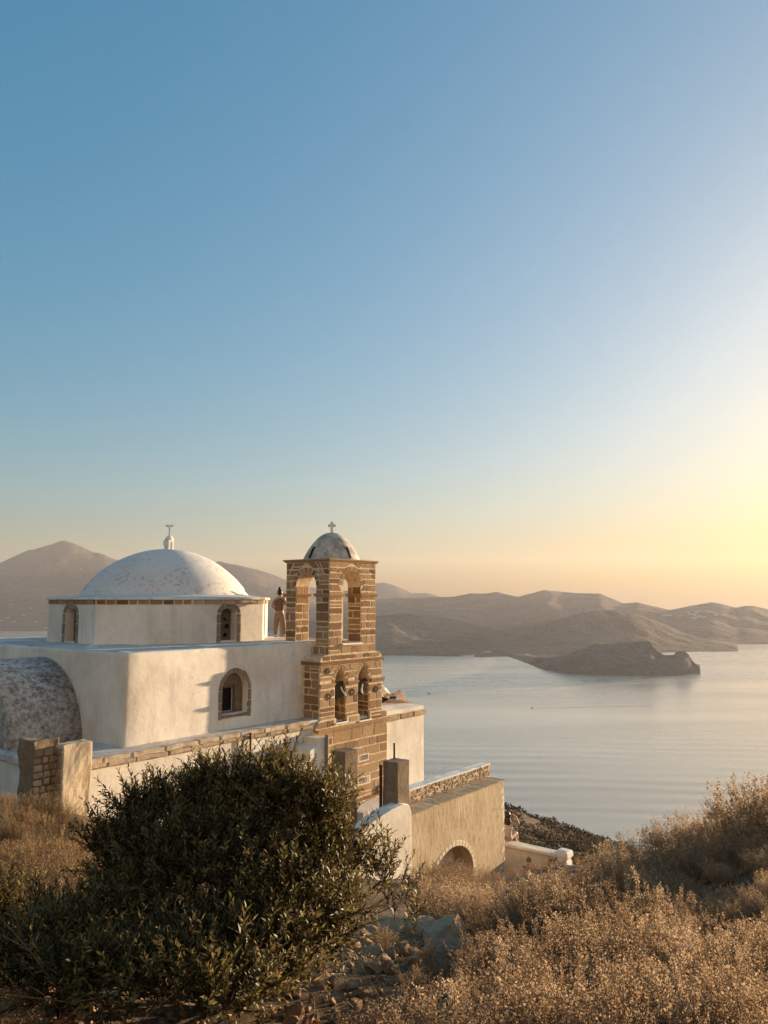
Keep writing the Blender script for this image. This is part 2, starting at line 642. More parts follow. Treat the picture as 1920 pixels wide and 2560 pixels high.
land('mountain', [(-260, 1452, 7000), (-60, 1424, 7000), (0, 1407, 7000), (40, 1389, 7000), (70, 1376, 7000), (88, 1374, 7000), (125, 1362, 7000),
                  (152, 1352, 7000), (162, 1351, 7000), (185, 1358, 7000), (235, 1381, 7000), (258, 1385, 7000), (280, 1395, 7000), (300, 1402, 7000),
                  (360, 1424, 7000), (430, 1432, 7000), (500, 1410, 6800), (545, 1403, 6700), (570, 1408, 6700), (605, 1416, 6700), (645, 1424, 6700),
                  (700, 1444, 6700), (760, 1464, 6800), (830, 1480, 7000), (895, 1474, 7200), (930, 1462, 7300), (948, 1457, 7300), (965, 1457, 7300),
                  (985, 1463, 7300), (1005, 1471, 7300), (1029, 1483, 7300), (1066, 1482, 7300), (1103, 1492, 7300), (1190, 1512, 7300)],
     [(-260, 4700), (200, 4850), (900, 4900), (1190, 5000)], 2500, M['land_far'], rough=0.2, seed=3.1)
land('far_hills', [(820, 1508, 5200), (937, 1498, 5200), (1040, 1494, 5200), (1134, 1492, 5200), (1177, 1483, 5200), (1212, 1484, 5200), (1225, 1482, 5200), (1241, 1479, 5200),
                   (1262, 1485, 5200), (1294, 1492, 5200), (1340, 1481, 5200), (1361, 1475, 5200), (1410, 1480, 5200), (1455, 1483, 5100), (1500, 1484, 5000), (1530, 1496, 5000),
                   (1558, 1508, 4900), (1595, 1506, 4800), (1640, 1517, 4700), (1675, 1525, 4600), (1720, 1516, 4600), (1779, 1505, 4600), (1810, 1511, 4600),
                   (1841, 1519, 4600), (1862, 1515, 4600), (1884, 1515, 4600), (1920, 1523, 4600), (1980, 1534, 4600), (2140, 1560, 4600)],
     [(820, 3600), (1500, 3300), (1850, 3390), (2140, 3300)], 1600, M['land_far'], rough=0.22, seed=8.4)
land('low_hill', [(700, 1560, 3400), (820, 1548, 3400), (937, 1541, 3400), (1010, 1533, 3400), (1085, 1538, 3400), (1150, 1552, 3350), (1250, 1575, 3300), (1345, 1606, 3150), (1450, 1632, 3000)],
     [(700, 2700), (1000, 2690), (1140, 2640), (1190, 2750), (1320, 2600), (1450, 2560)], 900, M['land_far'], rough=0.24, seed=15.2, nj=60)
land('coastal_hill', [(1180, 1610, 3450), (1330, 1566, 3450), (1400, 1548, 3450), (1450, 1532, 3450), (1485, 1526, 3450), (1530, 1525, 3450), (1577, 1529, 3450), (1640, 1551, 3450), (1700, 1578, 3400), (1760, 1597, 3300), (1815, 1611, 3150), (1840, 1620, 3020), (1850, 1628, 2950)],
     [(1180, 2600), (1500, 2720), (1700, 2880), (1850, 2900)], 900, M['land_far'], rough=0.26, seed=22.7, nj=60)
land('headland', [(1270, 1634, 2700), (1320, 1640, 2500), (1365, 1645, 2250), (1420, 1636, 2150), (1455, 1621, 2150), (1490, 1609, 2150), (1540, 1607, 2150), (1610, 1603, 2130), (1624, 1603, 2120), (1632, 1617, 2110), (1645, 1630, 2100),
                  (1662, 1638, 2090), (1685, 1637, 2080), (1692, 1628, 2080), (1712, 1628, 2080), (1722, 1636, 2080), (1731, 1652, 2070), (1742, 1662, 2060), (1752, 1671, 2050)],
     [(1270, 2640), (1350, 2180), (1420, 2020), (1520, 1990), (1640, 1972), (1700, 1998), (1752, 2040)], 260, M['land_near'], du=3.0, rough=0.2, seed=31.0, nj=50, power=0.75)

# ------------------------------------------------------------------ haze over the bay
hz = NT('evening_haze')
hz.t.nodes.remove(hz.b)
pv_ = hz.n('ShaderNodeVolumePrincipled')
pv_.inputs['Color'].default_value = (0.70, 0.68, 0.74, 1)
pv_.inputs['Density'].default_value = HAZE_DENSITY = 0.00006
pv_.inputs['Anisotropy'].default_value = 0.25
hz.l(pv_.outputs[0], hz.out.inputs['Volume'])
bmh = bmesh.new()
bm_box(bmh, -9000, 9000, -900, 11500, SEA - 14, 600)
haze = bmobj('haze', bmh, hz.m)
tag(haze, kind='stuff', label='thin evening haze lying over the whole bay', cat='haze')

# ------------------------------------------------------------------ near hillside
_GY = [-160, -60, -20, -5, 0, 3, 5, 8, 12, 17, 21, 26, 40]
_GZ = [140, 54, 16, 1.2, -1.65, -1.98, -2.45, -3.3, -4.45, -5.85, -7.35, -9.2, -13.6]  # rise behind the viewpoint steepened to reflect sun onto shaded walls


def ground_z(x, y):
    x, y = np.asarray(x, float), np.asarray(y, float)
    z = np.interp(y, _GY, _GZ)
    t = x / np.maximum(np.abs(y), 8.0)
    tc = np.clip(t, -0.6, 0.9)
    crest = 0.2586 + np.where(tc > 0.153, (tc - 0.153) * 0.36, (tc - 0.153) * 0.10)
    a60 = 0.337 + np.clip(tc - 0.2, 0, 1) * 0.12
    ang = np.where(y < 60, 0.33 + (a60 - 0.33) * ss(40, 60, y), a60 + (crest - a60) * ss(60, 150, y) ** 0.8)
    zf = -y * ang
    zf = np.where(y > 150, -150 * crest - (y - 150) * 0.30 - np.maximum(y - 175, 0) * 0.75, zf)
    z = np.where(y > 40, np.maximum(zf, SEA - 30), z)
    z = z + 1.25 * ss(-2.0, -6.0, x) * ss(8, 14, y) * (1 - ss(18.0, 22.0, y))
    z = z + 0.62 * ss(1.6, 4.2, x) * ss(4.5, 8, y) * (1 - ss(12, 20, y))
    amp = 0.06 + 0.16 * ss(3, 12, np.abs(y)) + 1.6 * ss(60, 110, y)
    z = z + amp * fbm(x * 0.55, y * 0.55, 4) * np.where(y > 45, 0.4, 1) + 2.4 * ss(50, 110, y) * fbm(x * 0.035, y * 0.035, 5)
    z = z + 0.05 * fbm(x * 3.1, y * 3.1, 3)
    return z


def gz(x, y):
    return float(ground_z(np.array([x]), np.array([y]))[0])


def m_ground():
    t = NT('dry_stony_earth')
    geo = t.n('ShaderNodeNewGeometry').outputs['Position']
    n1 = t.noise(0.9, 6, 0.65, coord=geo)
    n2 = t.noise(7, 7, 0.7, coord=geo)
    c = t.ramp(n1, [(0.35, (0.10, 0.068, 0.044)), (0.65, (0.20, 0.14, 0.09))])
    c = t.mix(t.ramp(n2, [(0.42, 0.0), (0.7, 0.7)]), c, (0.055, 0.038, 0.026))
    c = t.mix(t.ramp(t.noise(0.11, 6, 0.65, coord=geo), [(0.45, 0.0), (0.62, 0.4)]), c, (0.075, 0.062, 0.036))
    b = t.bump(n2, 0.8, 0.05)
    t.bump(t.noise(45, 4, 0.7, coord=geo), 0.6, 0.01, b)
    return t.done(c, 0.95, 0.08)


M['ground'] = m_ground()
_d = np.concatenate([np.linspace(-160, -4, 30), np.linspace(-3, 30, 150), np.geomspace(30.5, 420, 130)])
_s = np.linspace(-1, 1, 181)
_gy, _gs = np.meshgrid(_d, _s, indexing='ij')
_half = np.maximum(24.0, np.abs(_gy) * np.where(_gy < 0, 1.8, 1.05))
_gx = _half * np.sign(_gs) * np.abs(_gs) ** 1.5
_gv = np.stack([_gx, _gy, ground_z(_gx, _gy)], -1)
_ix = np.arange(_gx.size).reshape(_gx.shape)
_gf = np.stack([_ix[:-1, :-1], _ix[:-1, 1:], _ix[1:, 1:], _ix[1:, :-1]], -1).reshape(-1, 4)
ground = npmesh('ground', _gv.reshape(-1, 3), _gf, M['ground'], smooth=True)
tag(ground, kind='structure')
BVH['ground'] = BVHTree.FromPolygons([tuple(p) for p in _gv.reshape(-1, 3)], [tuple(f) for f in _gf])

M['straw'] = m_land('bounce_slope', (0.54, 0.46, 0.38), (0.68, 0.60, 0.51), 0.12)  # bounce colour of the unseen slope, not straw
_hb = [i for i, f in enumerate(_gf) if _gv.reshape(-1, 3)[f].mean(0)[1] < -3.2]
ground.data.materials.append(M['straw'])                # unseen slope behind the viewpoint, made pale to bounce sunlight onto shaded walls
_mi = np.zeros(len(_gf), np.int32)
_mi[_hb] = 1
ground.data.polygons.foreach_set('material_index', _mi)

# ------------------------------------------------------------------ building helpers (chapel coordinates a, b, z)
OFF = {}
RZ = math.pi / 2 - AZ


def abroot(name, a, b, z, label, cat, group=None):
    o = empty(name, wab(a, b, z), RZ)
    OFF[o.name] = (-a, -b, -z)
    return tag(o, label, cat, group)


_link0 = link


def link(o, parent=None):
    _link0(o, parent)
    if parent is not None and parent.name in OFF:
        o.location = OFF[parent.name]
    return o


def frame(o, S, N):
    """matrix: local x along the face (S), y into the wall (-N), z up; o origin in chapel coordinates"""
    S = Vector((S[0], S[1], 0)).normalized()
    N = Vector((N[0], N[1], 0)).normalized()
    m = Matrix.Identity(4)
    for i in range(3):
        m[i][0], m[i][1], m[i][2], m[i][3] = S[i], -N[i], (0, 0, 1)[i], o[i]
    return m


def arch_pts(w, z0, zs, rise, n=12, pointed=False):
    """outline of an arched opening, counter-clockwise in (s, z)"""
    h = w / 2
    pts = [(-h, z0), (h, z0)]
    if pointed:
        Rr = (h * h + rise * rise) / (2 * h)
        a1 = math.asin(min(1, rise / Rr))
        right = [(h - Rr + Rr * math.cos(a1 * k / n), zs + Rr * math.sin(a1 * k / n)) for k in range(n + 1)]
        pts += right + [(-p[0], p[1]) for p in right[::-1][1:]]
    else:
        pts += [(h * math.cos(math.pi * k / n), zs + rise * math.sin(math.pi * k / n)) for k in range(n + 1)]
    return pts


def cutter(pts, fm, d0, d1):
    o = prism('cutter', pts, 'y', d0, d1, None)
    o.data.transform(fm)
    return o


def stone(name, poly, fm, proud, mat, parent, rng, jit=0.022, cham=0.008, back=0.03, mids=True):
    """one dressed block: polygon (s, z) on a wall face, worn outline and chamfered arris"""
    c = Vector((sum(p[0] for p in poly) / len(poly), sum(p[1] for p in poly) / len(poly)))
    pts = []
    n = len(poly)
    for i in range(n):
        p, q = Vector(poly[i]), Vector(poly[(i + 1) % n])
        cornr = p + (c - p).normalized() * rng.uniform(0.0, 1.6) * jit
        pts.append(cornr)
        if mids:
            m = (p + q) / 2
            e = (q - p).normalized()
            m = m + Vector((e.y, -e.x)) * rng.uniform(-0.9, 0.5) * jit
            pts.append(m)
    k = len(pts)
    proud *= rng.uniform(0.75, 1.2)
    V = [(p.x, back, p.y) for p in pts] + [(p.x, -proud + cham * 0.8, p.y) for p in pts]
    tx, tz = rng.uniform(-0.012, 0.012), rng.uniform(-0.012, 0.012)
    for p in pts:
        d = (c - p)
        L = d.length
        q = p + d * min(0.45, cham / max(L, 1e-3))
        V.append((q.x, -proud + (q.x - c.x) * tx + (q.y - c.y) * tz, q.y))
    F = []
    for i in range(k):
        j = (i + 1) % k
        F.append((i, j, k + j, k + i))
        F.append((k + i, k + j, 2 * k + j, 2 * k + i))
    F.append(tuple(range(2 * k, 3 * k)))
    o = mesh(name, V, F, mat, parent)
    o.data.transform(fm)
    return o


class Opening:
    """arched hole in a face, for laying courses round it (extent includes the ring of voussoirs)"""
    def __init__(s, c, w, z0, zs, rise, ring=0.16, pointed=False):
        s.c, s.w, s.z0, s.zs, s.rise, s.ring, s.pointed = c, w, z0, zs, rise, ring, pointed

    def edge(s, z):
        h = s.w / 2
        if z < s.z0 - 1e-6:
            return None
        if z <= s.zs:
            return s.c - h, s.c + h
        H, W = s.rise + s.ring, h + s.ring
        t = (z - s.zs) / H
        if t >= 1:
            return None
        if s.pointed:
            Rr = (W * W + H * H) / (2 * W)
            x = W - Rr + math.sqrt(max(0, Rr * Rr - (z - s.zs) ** 2))
        else:
            x = W * math.sqrt(1 - t * t)
        return s.c - x, s.c + x


def voussoirs(op, n, fm, mat, parent, rng, name='voussoir', proud=0.010, gap=0.03):
    h = op.w / 2

    def pt(t, k):                         # t: 0..1 along the arch from right spring to left, k: 0 inner / 1 outer
        r = op.ring * k
        if op.pointed:
            W, H = h + r, op.rise + r
            Rr = (W * W + H * H) / (2 * W)
            am = math.asin(min(1, H / Rr))
            tt = t * 2 if t <= 0.5 else (1 - t) * 2
            x = W - Rr + Rr * math.cos(am * tt)
            return (op.c + (x if t <= 0.5 else -x), op.zs + Rr * math.sin(am * tt))
        return (op.c + (h + r) * math.cos(math.pi * t), op.zs + (op.rise + r) * math.sin(math.pi * t))
    L = op.w * 1.7
    g = gap / L / 2
    for i in range(n):
        t0, t1 = i / n + g, (i + 1) / n - g
        k1 = rng.uniform(0.86, 1.0)
        poly = [pt(t0, 0.0), pt(t0, k1)] + ([pt((t0 + t1) / 2, k1)] if True else []) + [pt(t1, k1), pt(t1, 0.0), pt((t0 + t1) / 2, 0.0)]
        stone(name, poly, fm, proud, mat, parent, rng, jit=0.004, mids=False)


def courses(s0, s1, z0, z1, fm, ops, rng, mat, parent, hr=(0.2, 0.29), wr=(0.26, 0.56), gap=0.027, proud=0.009, name='stone_block', skip=()):
    z = z0
    row = 0
    while z < z1 - 0.05:
        h = rng.uniform(*hr)
        if z1 - (z + h) < hr[0] * 0.8:
            h = z1 - z
        za, zb = z, z + h
        cuts = []
        for op in ops:
            ea, eb, em = op.edge(za), op.edge(zb), op.edge((za + zb) / 2)
            if ea is None and eb is None and em is None:
                continue
            ea = ea or em or (op.c - 0.02, op.c + 0.02)
            eb = eb or (op.c - 0.03, op.c + 0.03)
            cuts.append((ea, eb))
        cuts.sort(key=lambda c: c[0][0])
        segs, la, lb = [], s0, s0
        for ea, eb in cuts:
            segs.append((la, lb, ea[0], eb[0]))
            la, lb = ea[1], eb[1]
        segs.append((la, lb, s1, s1))
        for (xa, xb, ya, yb) in segs:
            wm = (ya + yb) / 2 - (xa + xb) / 2
            if wm < 0.07:
                continue
            n = max(1, round(wm / rng.uniform(*wr)))
            fr = sorted([0.0, 1.0] + [min(0.93, max(0.07, (k + rng.uniform(-0.36, 0.36)) / n)) for k in range(1, n)])
            for k in range(n):
                f0, f1 = fr[k], fr[k + 1]
                g = gap / 2
                poly = [(xa + (ya - xa) * f0 + g, za + g), (xa + (ya - xa) * f1 - g, za + g),
                        (xb + (yb - xb) * f1 - g, zb - g), (xb + (yb - xb) * f0 + g, zb - g)]
                if poly[1][0] - poly[0][0] < 0.035 and poly[2][0] - poly[3][0] < 0.035:
                    continue
                if poly[1][0] < poly[0][0]:
                    poly[1] = poly[0]
                if poly[2][0] < poly[3][0]:
                    poly[2] = poly[3]
                cx, cz = (poly[0][0] + poly[1][0]) / 2, (za + zb) / 2
                if any(a0 < cx < a1 and c0 < cz < c1 for a0, a1, c0, c1 in skip):
                    continue
                if (poly[1][0] - poly[0][0]) > 0.34 and h > 0.2 and rng.random() < 0.20:      # a course split in two thin stones
                    zm = za + h * rng.uniform(0.4, 0.6)
                    lm = [(p[0] + q[0]) / 2 for p, q in ((poly[0], poly[3]), (poly[1], poly[2]))]
                    stone(name, [poly[0], poly[1], (lm[1], zm - g), (lm[0], zm - g)], fm, proud, mat, parent, rng)
                    stone(name, [(lm[0], zm + g), (lm[1], zm + g), poly[2], poly[3]], fm, proud, mat, parent, rng)
                else:
                    stone(name, poly, fm, proud, mat, parent, rng)
        z += h
        row += 1


# ------------------------------------------------------------------ chapel
RG = random.Random(21)
ZB = -9.0
chapel = abroot('chapel', -2.0, 5.0, ZB, 'whitewashed domed chapel with arched windows beside the stone bell tower', 'chapel')
FM_W1 = frame((0, 0.75, 0), (1, 0), (0, -1))

# lower aisle block with its flat roof
bm = bmesh.new()
bm_box(bm, -8.95, 5.3, 0.02, 10.5, ZB, -3.86)
bmesh.ops.bevel(bm, geom=[e for e in bm.edges if abs(e.verts[0].co.z - e.verts[1].co.z) > 1], offset=0.05, segments=3, profile=0.5, affect='EDGES')
aisle = bmobj('aisle_wall', bm, M['plaster'], chapel)
box('aisle_roof', -8.98, -0.2, -0.02, 10.55, -3.9, -3.70, M['roof'], chapel, 0.03, 2, 0.012, 0.6)
box('terrace_roof', 1.7, 5.36, -0.03, 10.5, -4.10, -3.99, M['roof'], chapel, 0.02, 2, 0.008, 0.6)

# main block
main = box('nave_wall', -6.88, 1.9, 0.75, 11.5, -4.2, -1.36, M['plaster'], chapel, 0.10, 3, 0.016, 0.4)
ws, wz0, wzs, wr_ = -3.22, -3.27, -2.60, 0.50
recess = cutter([(p[0] + ws, p[1]) for p in arch_pts(0.98, wz0, wzs, wr_, 16)], FM_W1, -0.2, 0.26)
carve(main, [recess])
hole = prism('cutter', [(ws - 0.36, wz0 + 0.06), (ws + 0.12, wz0 + 0.06), (ws + 0.12, wz0 + 0.72), (ws - 0.36, wz0 + 0.72)], 'y', 0.2, 0.9, None)
hole.data.transform(FM_W1)
carve(main, [hole])
main.data.polygons.foreach_set('use_smooth', [True] * len(main.data.polygons))
main.data.set_sharp_from_angle(angle=R(32))
box('nave_roof', -6.80, 1.84, 0.83, 11.4, -1.45, -1.352, M['roof'], chapel, 0.04, 2, 0.02, 0.5)
# arched window of the nave
win = mesh('window', [(ws - 0.36, 1.06, wz0 + 0.06), (ws + 0.12, 1.06, wz0 + 0.06), (ws + 0.12, 1.06, wz0 + 0.72), (ws - 0.36, 1.06, wz0 + 0.72)], [(0, 1, 2, 3)], M['dark'], chapel)
rbk = prism('recess_back', [(p[0] + ws, p[1]) for p in arch_pts(0.972, wz0 + 0.004, wzs, wr_ - 0.004, 16)], 'y', 0.235, 0.256, M['niche'], win)
rbk.data.transform(FM_W1)
_h = prism('cutter', [(ws - 0.36, wz0 + 0.06), (ws + 0.12, wz0 + 0.06), (ws + 0.12, wz0 + 0.72), (ws - 0.36, wz0 + 0.72)], 'y', 0.1, 0.9, None)
_h.data.transform(FM_W1)
carve(rbk, [_h])
opw = Opening(ws, 0.98, wz0, wzs, wr_, 0.14)
voussoirs(opw, 9, FM_W1, M['surround'], win, RG, 'surround_stone', 0.016, 0.006)
for sx in (-1, 1):
    z = wz0 - 0.13
    for h in (0.27, 0.2, 0.33):
        x0, x1 = (ws + sx * 0.49, ws + sx * 0.62) if sx > 0 else (ws - 0.62, ws - 0.49)
        stone('surround_stone', [(x0, z), (x1, z), (x1, z + h - 0.01), (x0, z + h - 0.01)], FM_W1, 0.016, M['surround'], win, RG, 0.006)
        z += h
stone('sill', [(ws - 0.48, wz0 - 0.10), (ws + 0.48, wz0 - 0.10), (ws + 0.48, wz0), (ws - 0.48, wz0)], FM_W1, 0.03, M['surround'], win, RG)
wf = bmesh.new()
bm_box(wf, ws + 0.12, ws + 0.20, 0.985, 1.02, wz0 + 0.02, wz0 + 0.80)
bm_box(wf, ws - 0.44, ws + 0.12, 0.985, 1.02, wz0 + 0.72, wz0 + 0.80)
bmobj('window_frame', wf, M['surround'], win)

# corner pilaster on the shaded end and the barrel vault behind it
vp = [(4.83 + 2.2 * math.cos(R(t)), -3.78 + 2.16 * math.sin(R(t))) for t in np.linspace(0, 180, 30)]
vault = prism('barrel_vault', vp, 'x', -8.86, -6.90, M['vault'], chapel)
for p in vault.data.polygons:
    p.use_smooth = abs(p.normal.x) < 0.5
vr = [(4.83 + (2.2 + d) * math.cos(R(t)), -3.78 + (2.16 + d) * math.sin(R(t))) for d, ts in ((0.05, np.linspace(0, 180, 30)), (-0.02, np.linspace(180, 0, 30))) for t in ts]

# octagonal drum
OC, OR = Vector((-1.686, 6.253)), 3.8
OV = [Vector((1.780, 4.695)), Vector((1.866, 7.602)), Vector((-0.128, 9.719)), Vector((-3.035, 9.805)),
      Vector((-5.152, 7.810)), Vector((-5.238, 4.903)), Vector((-3.244, 2.786)), Vector((-0.337, 2.700))]
drum = prism('drum', [tuple(p) for p in OV], 'z', -1.50, 0.0, M['plaster'], chapel)
cuts = []
DW = []
for k in (4, 6, 0):                      # faces with windows
    p, q = OV[k], OV[(k + 1) % 8]
    mid = (p + q) / 2
    N = mid - OC
    fm = frame((mid.x, mid.y, 0), (q - p), N)
    DW.append((fm, k))
    cuts.append(cutter(arch_pts(0.64, -1.30, -0.42, 0.17, 12), fm, -0.3, 0.5))
carve(drum, cuts)
for fm, k in DW:
    w = mesh('window', [(-0.36, 0.30, -1.3), (0.36, 0.30, -1.3), (0.36, 0.30, -0.2), (-0.36, 0.30, -0.2)], [(0, 1, 2, 3)], M['niche_dark'], chapel)
    w.data.transform(fm)
    op = Opening(0, 0.66, -1.30, -0.42, 0.18, 0.16)
    voussoirs(op, 5, fm, M['surround'], w, RG, 'surround_stone', 0.018, 0.006)
    for sx in (-1, 1):
        z = -1.40
        for h in (0.30, 0.36, 0.31):
            x0, x1 = (0.33, 0.49) if sx > 0 else (-0.49, -0.33)
            stone('surround_stone', [(x0, z), (x1, z), (x1, z + h - 0.01), (x0, z + h - 0.01)], fm, 0.018, M['surround'], w, RG, 0.008)
            z += h
    stone('sill', [(-0.32, -1.40), (0.32, -1.40), (0.32, -1.31), (-0.32, -1.31)], fm, 0.02, M['plaster'], w, RG)
    for (hx, hzz, hr) in ((-0.17, -0.50, 0.065), (-0.20, -0.72, 0.085), (-0.15, -0.95, 0.07), (0.06, -0.62, 0.05), (0.15, -0.85, 0.085), (0.10, -1.13, 0.07)):
        dark_hole = prism('dark_hole', [(hx + hr * math.cos(2 * math.pi * i / 12), hzz + hr * math.sin(2 * math.pi * i / 12)) for i in range(12)], 'y', 0.285, 0.305, M['dark'], w)  # flat dark disc painted for the unlit depth of a round hole
        dark_hole.data.transform(fm)

# eave: frieze of bricks, slab, roof skirt, dome
def oct_ring(d, z):
    out = []
    for v in OV:
        out.append((*(OC + (v - OC).normalized() * (OR + d)), z))
    return out


eave_v = oct_ring(0.05, 0.0) + oct_ring(0.09, 0.018) + oct_ring(0.09, 0.062) + oct_ring(0.05, 0.085)
nr = 48
skirt = [(OC.x + 2.86 * math.cos(2 * math.pi * i / nr), OC.y + 2.86 * math.sin(2 * math.pi * i / nr), 0.165) for i in range(nr)]
EV = eave_v
EF = [tuple(range(8))[::-1]]
for j in range(3):
    for i in range(8):
        EF.append((j * 8 + i, j * 8 + (i + 1) % 8, (j + 1) * 8 + (i + 1) % 8, (j + 1) * 8 + i))
EF.append(tuple(range(24, 32)))
eave = mesh('eave_slab', EV, EF, M['plaster'], chapel)
# sloping skirt between the eave and the dome
SV, SF = [], []
for i in range(96):
    t = 2 * math.pi * i / 96
    d = Vector((math.cos(t), math.sin(t)))
    # radius of the octagon in this direction
    best = 1e9
    for k in range(8):
        p, q = OC + (OV[k] - OC) * 1.016, OC + (OV[(k + 1) % 8] - OC) * 1.016
        e = q - p
        den = d.x * e.y - d.y * e.x
        if abs(den) > 1e-6:
            s_ = ((p.x - OC.x) * e.y - (p.y - OC.y) * e.x) / den
            if s_ > 0:
                best = min(best, s_)
    SV += [(OC.x + d.x * best, OC.y + d.y * best, 0.083), (OC.x + d.x * 2.97, OC.y + d.y * 2.97, 0.155), (OC.x + d.x * 2.8, OC.y + d.y * 2.8, 0.20)]
for i in range(96):
    j = (i + 1) % 96
    for k in range(2):
        SF.append((i * 3 + k, j * 3 + k, j * 3 + k + 1, i * 3 + k + 1))
mesh('roof_skirt', SV, SF, M['dome'], chapel, True)
prof = [(2.93, 0.13), (2.86, 0.20), (2.80, 0.29)]
for k in range(1, 25):
    h_ = 0.29 + (1.80 - 0.29) * (1 - (1 - k / 24) ** 1.6)
    prof.append((math.sqrt(max(1e-4, 3.36 ** 2 - (h_ - 0.2 + 1.76) ** 2)), h_))
prof[2] = (2.765, 0.29)
prof[-1] = (0.02, 1.80)
dome = lathe('dome', prof, M['dome'], chapel, 64)
for v in dome.data.vertices:
    v.co += Vector(mnoise.noise_vector(v.co * 1.1)) * 0.022
dome.data.transform(Matrix.Translation((OC.x, OC.y, 0)))
for k in range(8):
    p, q = OV[k], OV[(k + 1) % 8]
    mid = (p + q) / 2
    fm = frame((mid.x, mid.y, 0), (q - p), mid - OC)
    L = (q - p).length / 2 - 0.01
    x = -L
    first = k in (4, 5)
    while x < L - 0.1:
        w_ = RG.uniform(0.26, 0.46)
        w_ = min(w_, L - x)
        stone('brick', [(x + 0.018, -0.135), (x + w_ - 0.018, -0.135), (x + w_ - 0.018, -0.006), (x + 0.018, -0.006)], fm, 0.022, M['block'] if first else M['cornice'], drum, RG, 0.004, 0.008)
        x += w_

# lantern and iron cross on the dome
ln = bmesh.new()
bm_box(ln, -0.13, 0.13, -0.13, 0.13, 1.70, 2.16)
bmesh.ops.bevel(ln, geom=ln.edges[:], offset=0.02, segments=2, affect='EDGES')
lantern = bmobj('lantern', ln, M['white'], chapel)
lantern.data.transform(Matrix.Translation((OC.x + 0.12, OC.y + 0.05, 0)))
carve(lantern, [cutter([(-0.05, 1.80), (0.05, 1.80), (0.05, 2.06), (-0.05, 2.06)], frame((OC.x + 0.12, OC.y - 0.08, 0), (1, 0), (0, -1)), -0.1, 0.06)])
lt = lathe('lantern_cap', [(0.15, 2.14), (0.15, 2.18), (0.11, 2.24), (0.05, 2.29), (0.02, 2.31)], M['white'], lantern, 16)
lt.data.transform(Matrix.Translation((OC.x + 0.12, OC.y + 0.05, 0)))
lb = bmesh.new()
bm_box(lb, -0.22, -0.12, -0.05, 0.05, 1.93, 2.13)
bmesh.ops.bevel(lb, geom=lb.edges[:], offset=0.015, segments=2, affect='EDGES')
lb_o = bmobj('bracket', lb, M['white'], lantern)
lb_o.data.transform(Matrix.Translation((OC.x + 0.12, OC.y + 0.05, 0)))
cr = bmesh.new()
bm_box(cr, -0.03, 0.03, -0.03, 0.03, 2.28, 2.62)
vsx = [(-0.13, 2.60), (-0.10, 2.575), (-0.085, 2.60), (0.085, 2.60), (0.10, 2.575), (0.13, 2.60), (0.14, 2.645), (0.125, 2.69), (0.09, 2.71), (0.08, 2.675), (-0.08, 2.675), (-0.09, 2.71), (-0.125, 2.69), (-0.14, 2.645)]
fa = [cr.verts.new((x, -0.035, z)) for x, z in vsx]
fb = [cr.verts.new((x, 0.035, z)) for x, z in vsx]
cr.faces.new(fa)
cr.faces.new(fb[::-1])
for i in range(len(vsx)):
    cr.faces.new((fa[i], fb[i], fb[(i + 1) % len(vsx)], fa[(i + 1) % len(vsx)]))
bmesh.ops.recalc_face_normals(cr, faces=cr.faces[:])
cross = bmobj('finial_cross', cr, M['white'], chapel)
cross.data.transform(Matrix.Translation((OC.x + 0.12, OC.y + 0.05, 0)) @ Matrix.Rotation(R(-38), 4, 'Z'))

# cornice stones along the edge of the aisle roof
FM_L = frame((0, 0.02, 0), (1, 0), (0, -1))
x = -8.93
while x < -0.95:
    w_ = RG.uniform(0.55, 1.1)
    dz = 0.012 * math.sin(x * 1.1)
    stone('cornice_stone', [(x + 0.004, -3.905 + dz), (x + w_ - 0.004, -3.905 + dz), (x + w_ - 0.004, -3.80 + dz), (x + 0.004, -3.80 + dz)], FM_L, 0.09, M['cornice'], aisle, RG, 0.008, 0.03)
    stone('coping_stone', [(x - 0.1, -3.80 + dz), (x + w_ - 0.101, -3.80 + dz), (x + w_ - 0.101, -3.675 + dz), (x - 0.1, -3.675 + dz)], FM_L, 0.06, M['coping'], aisle, RG, 0.004, 0.045, 0.12)
    x += w_
for x0, x1 in ((2.95, 3.75), (3.76, 4.55), (4.56, 5.36)):
    stone('cornice_stone', [(x0, -4.19), (x1 - 0.01, -4.19), (x1 - 0.01, -4.00), (x0, -4.00)], FM_L, 0.10, M['cornice'], aisle, RG, 0.008, 0.04)
FM_E = frame((-8.95, 0, 0), (0, -1), (-1, 0))
for y0 in np.arange(-4.9, 0.0, 0.7):
    stone('cornice_stone', [(y0, -3.92), (y0 + 0.69, -3.92), (y0 + 0.69, -3.72), (y0, -3.72)], FM_E, 0.10, M['roof'], aisle, RG, 0.01, 0.04)
# sloping white buttress on the far side of the tower
prism('sloping_buttress', [(1.5, -3.99), (4.35, -3.99), (3.2, -1.9), (1.5, -1.9)], 'y', 2.6, 3.3, M['plaster'], chapel, 0.02)
# stepped flank wall against the foot of the tower, waste pipe and a pole
sp = [(-0.74, ZB), (-0.74, -4.12), (-1.12, -4.12), (-1.12, -4.32), (-1.5, -4.42), (-1.5, -4.66), (-1.95, -4.74), (-1.95, -5.0), (-2.5, -5.1), (-2.5, ZB)]
prism('stair_flank', sp, 'y', -0.62, 0.0, M['plaster'], chapel, 0.02)
tube('waste_pipe', [(-0.80, -0.67, -4.05), (-0.80, -0.67, -6.6)], 0.055, M['surround'], chapel, 10)
tube('pole', [(-3.35, -0.08, -3.72), (-3.36, -0.08, -6.8)], 0.03, M['iron'], chapel, 8)

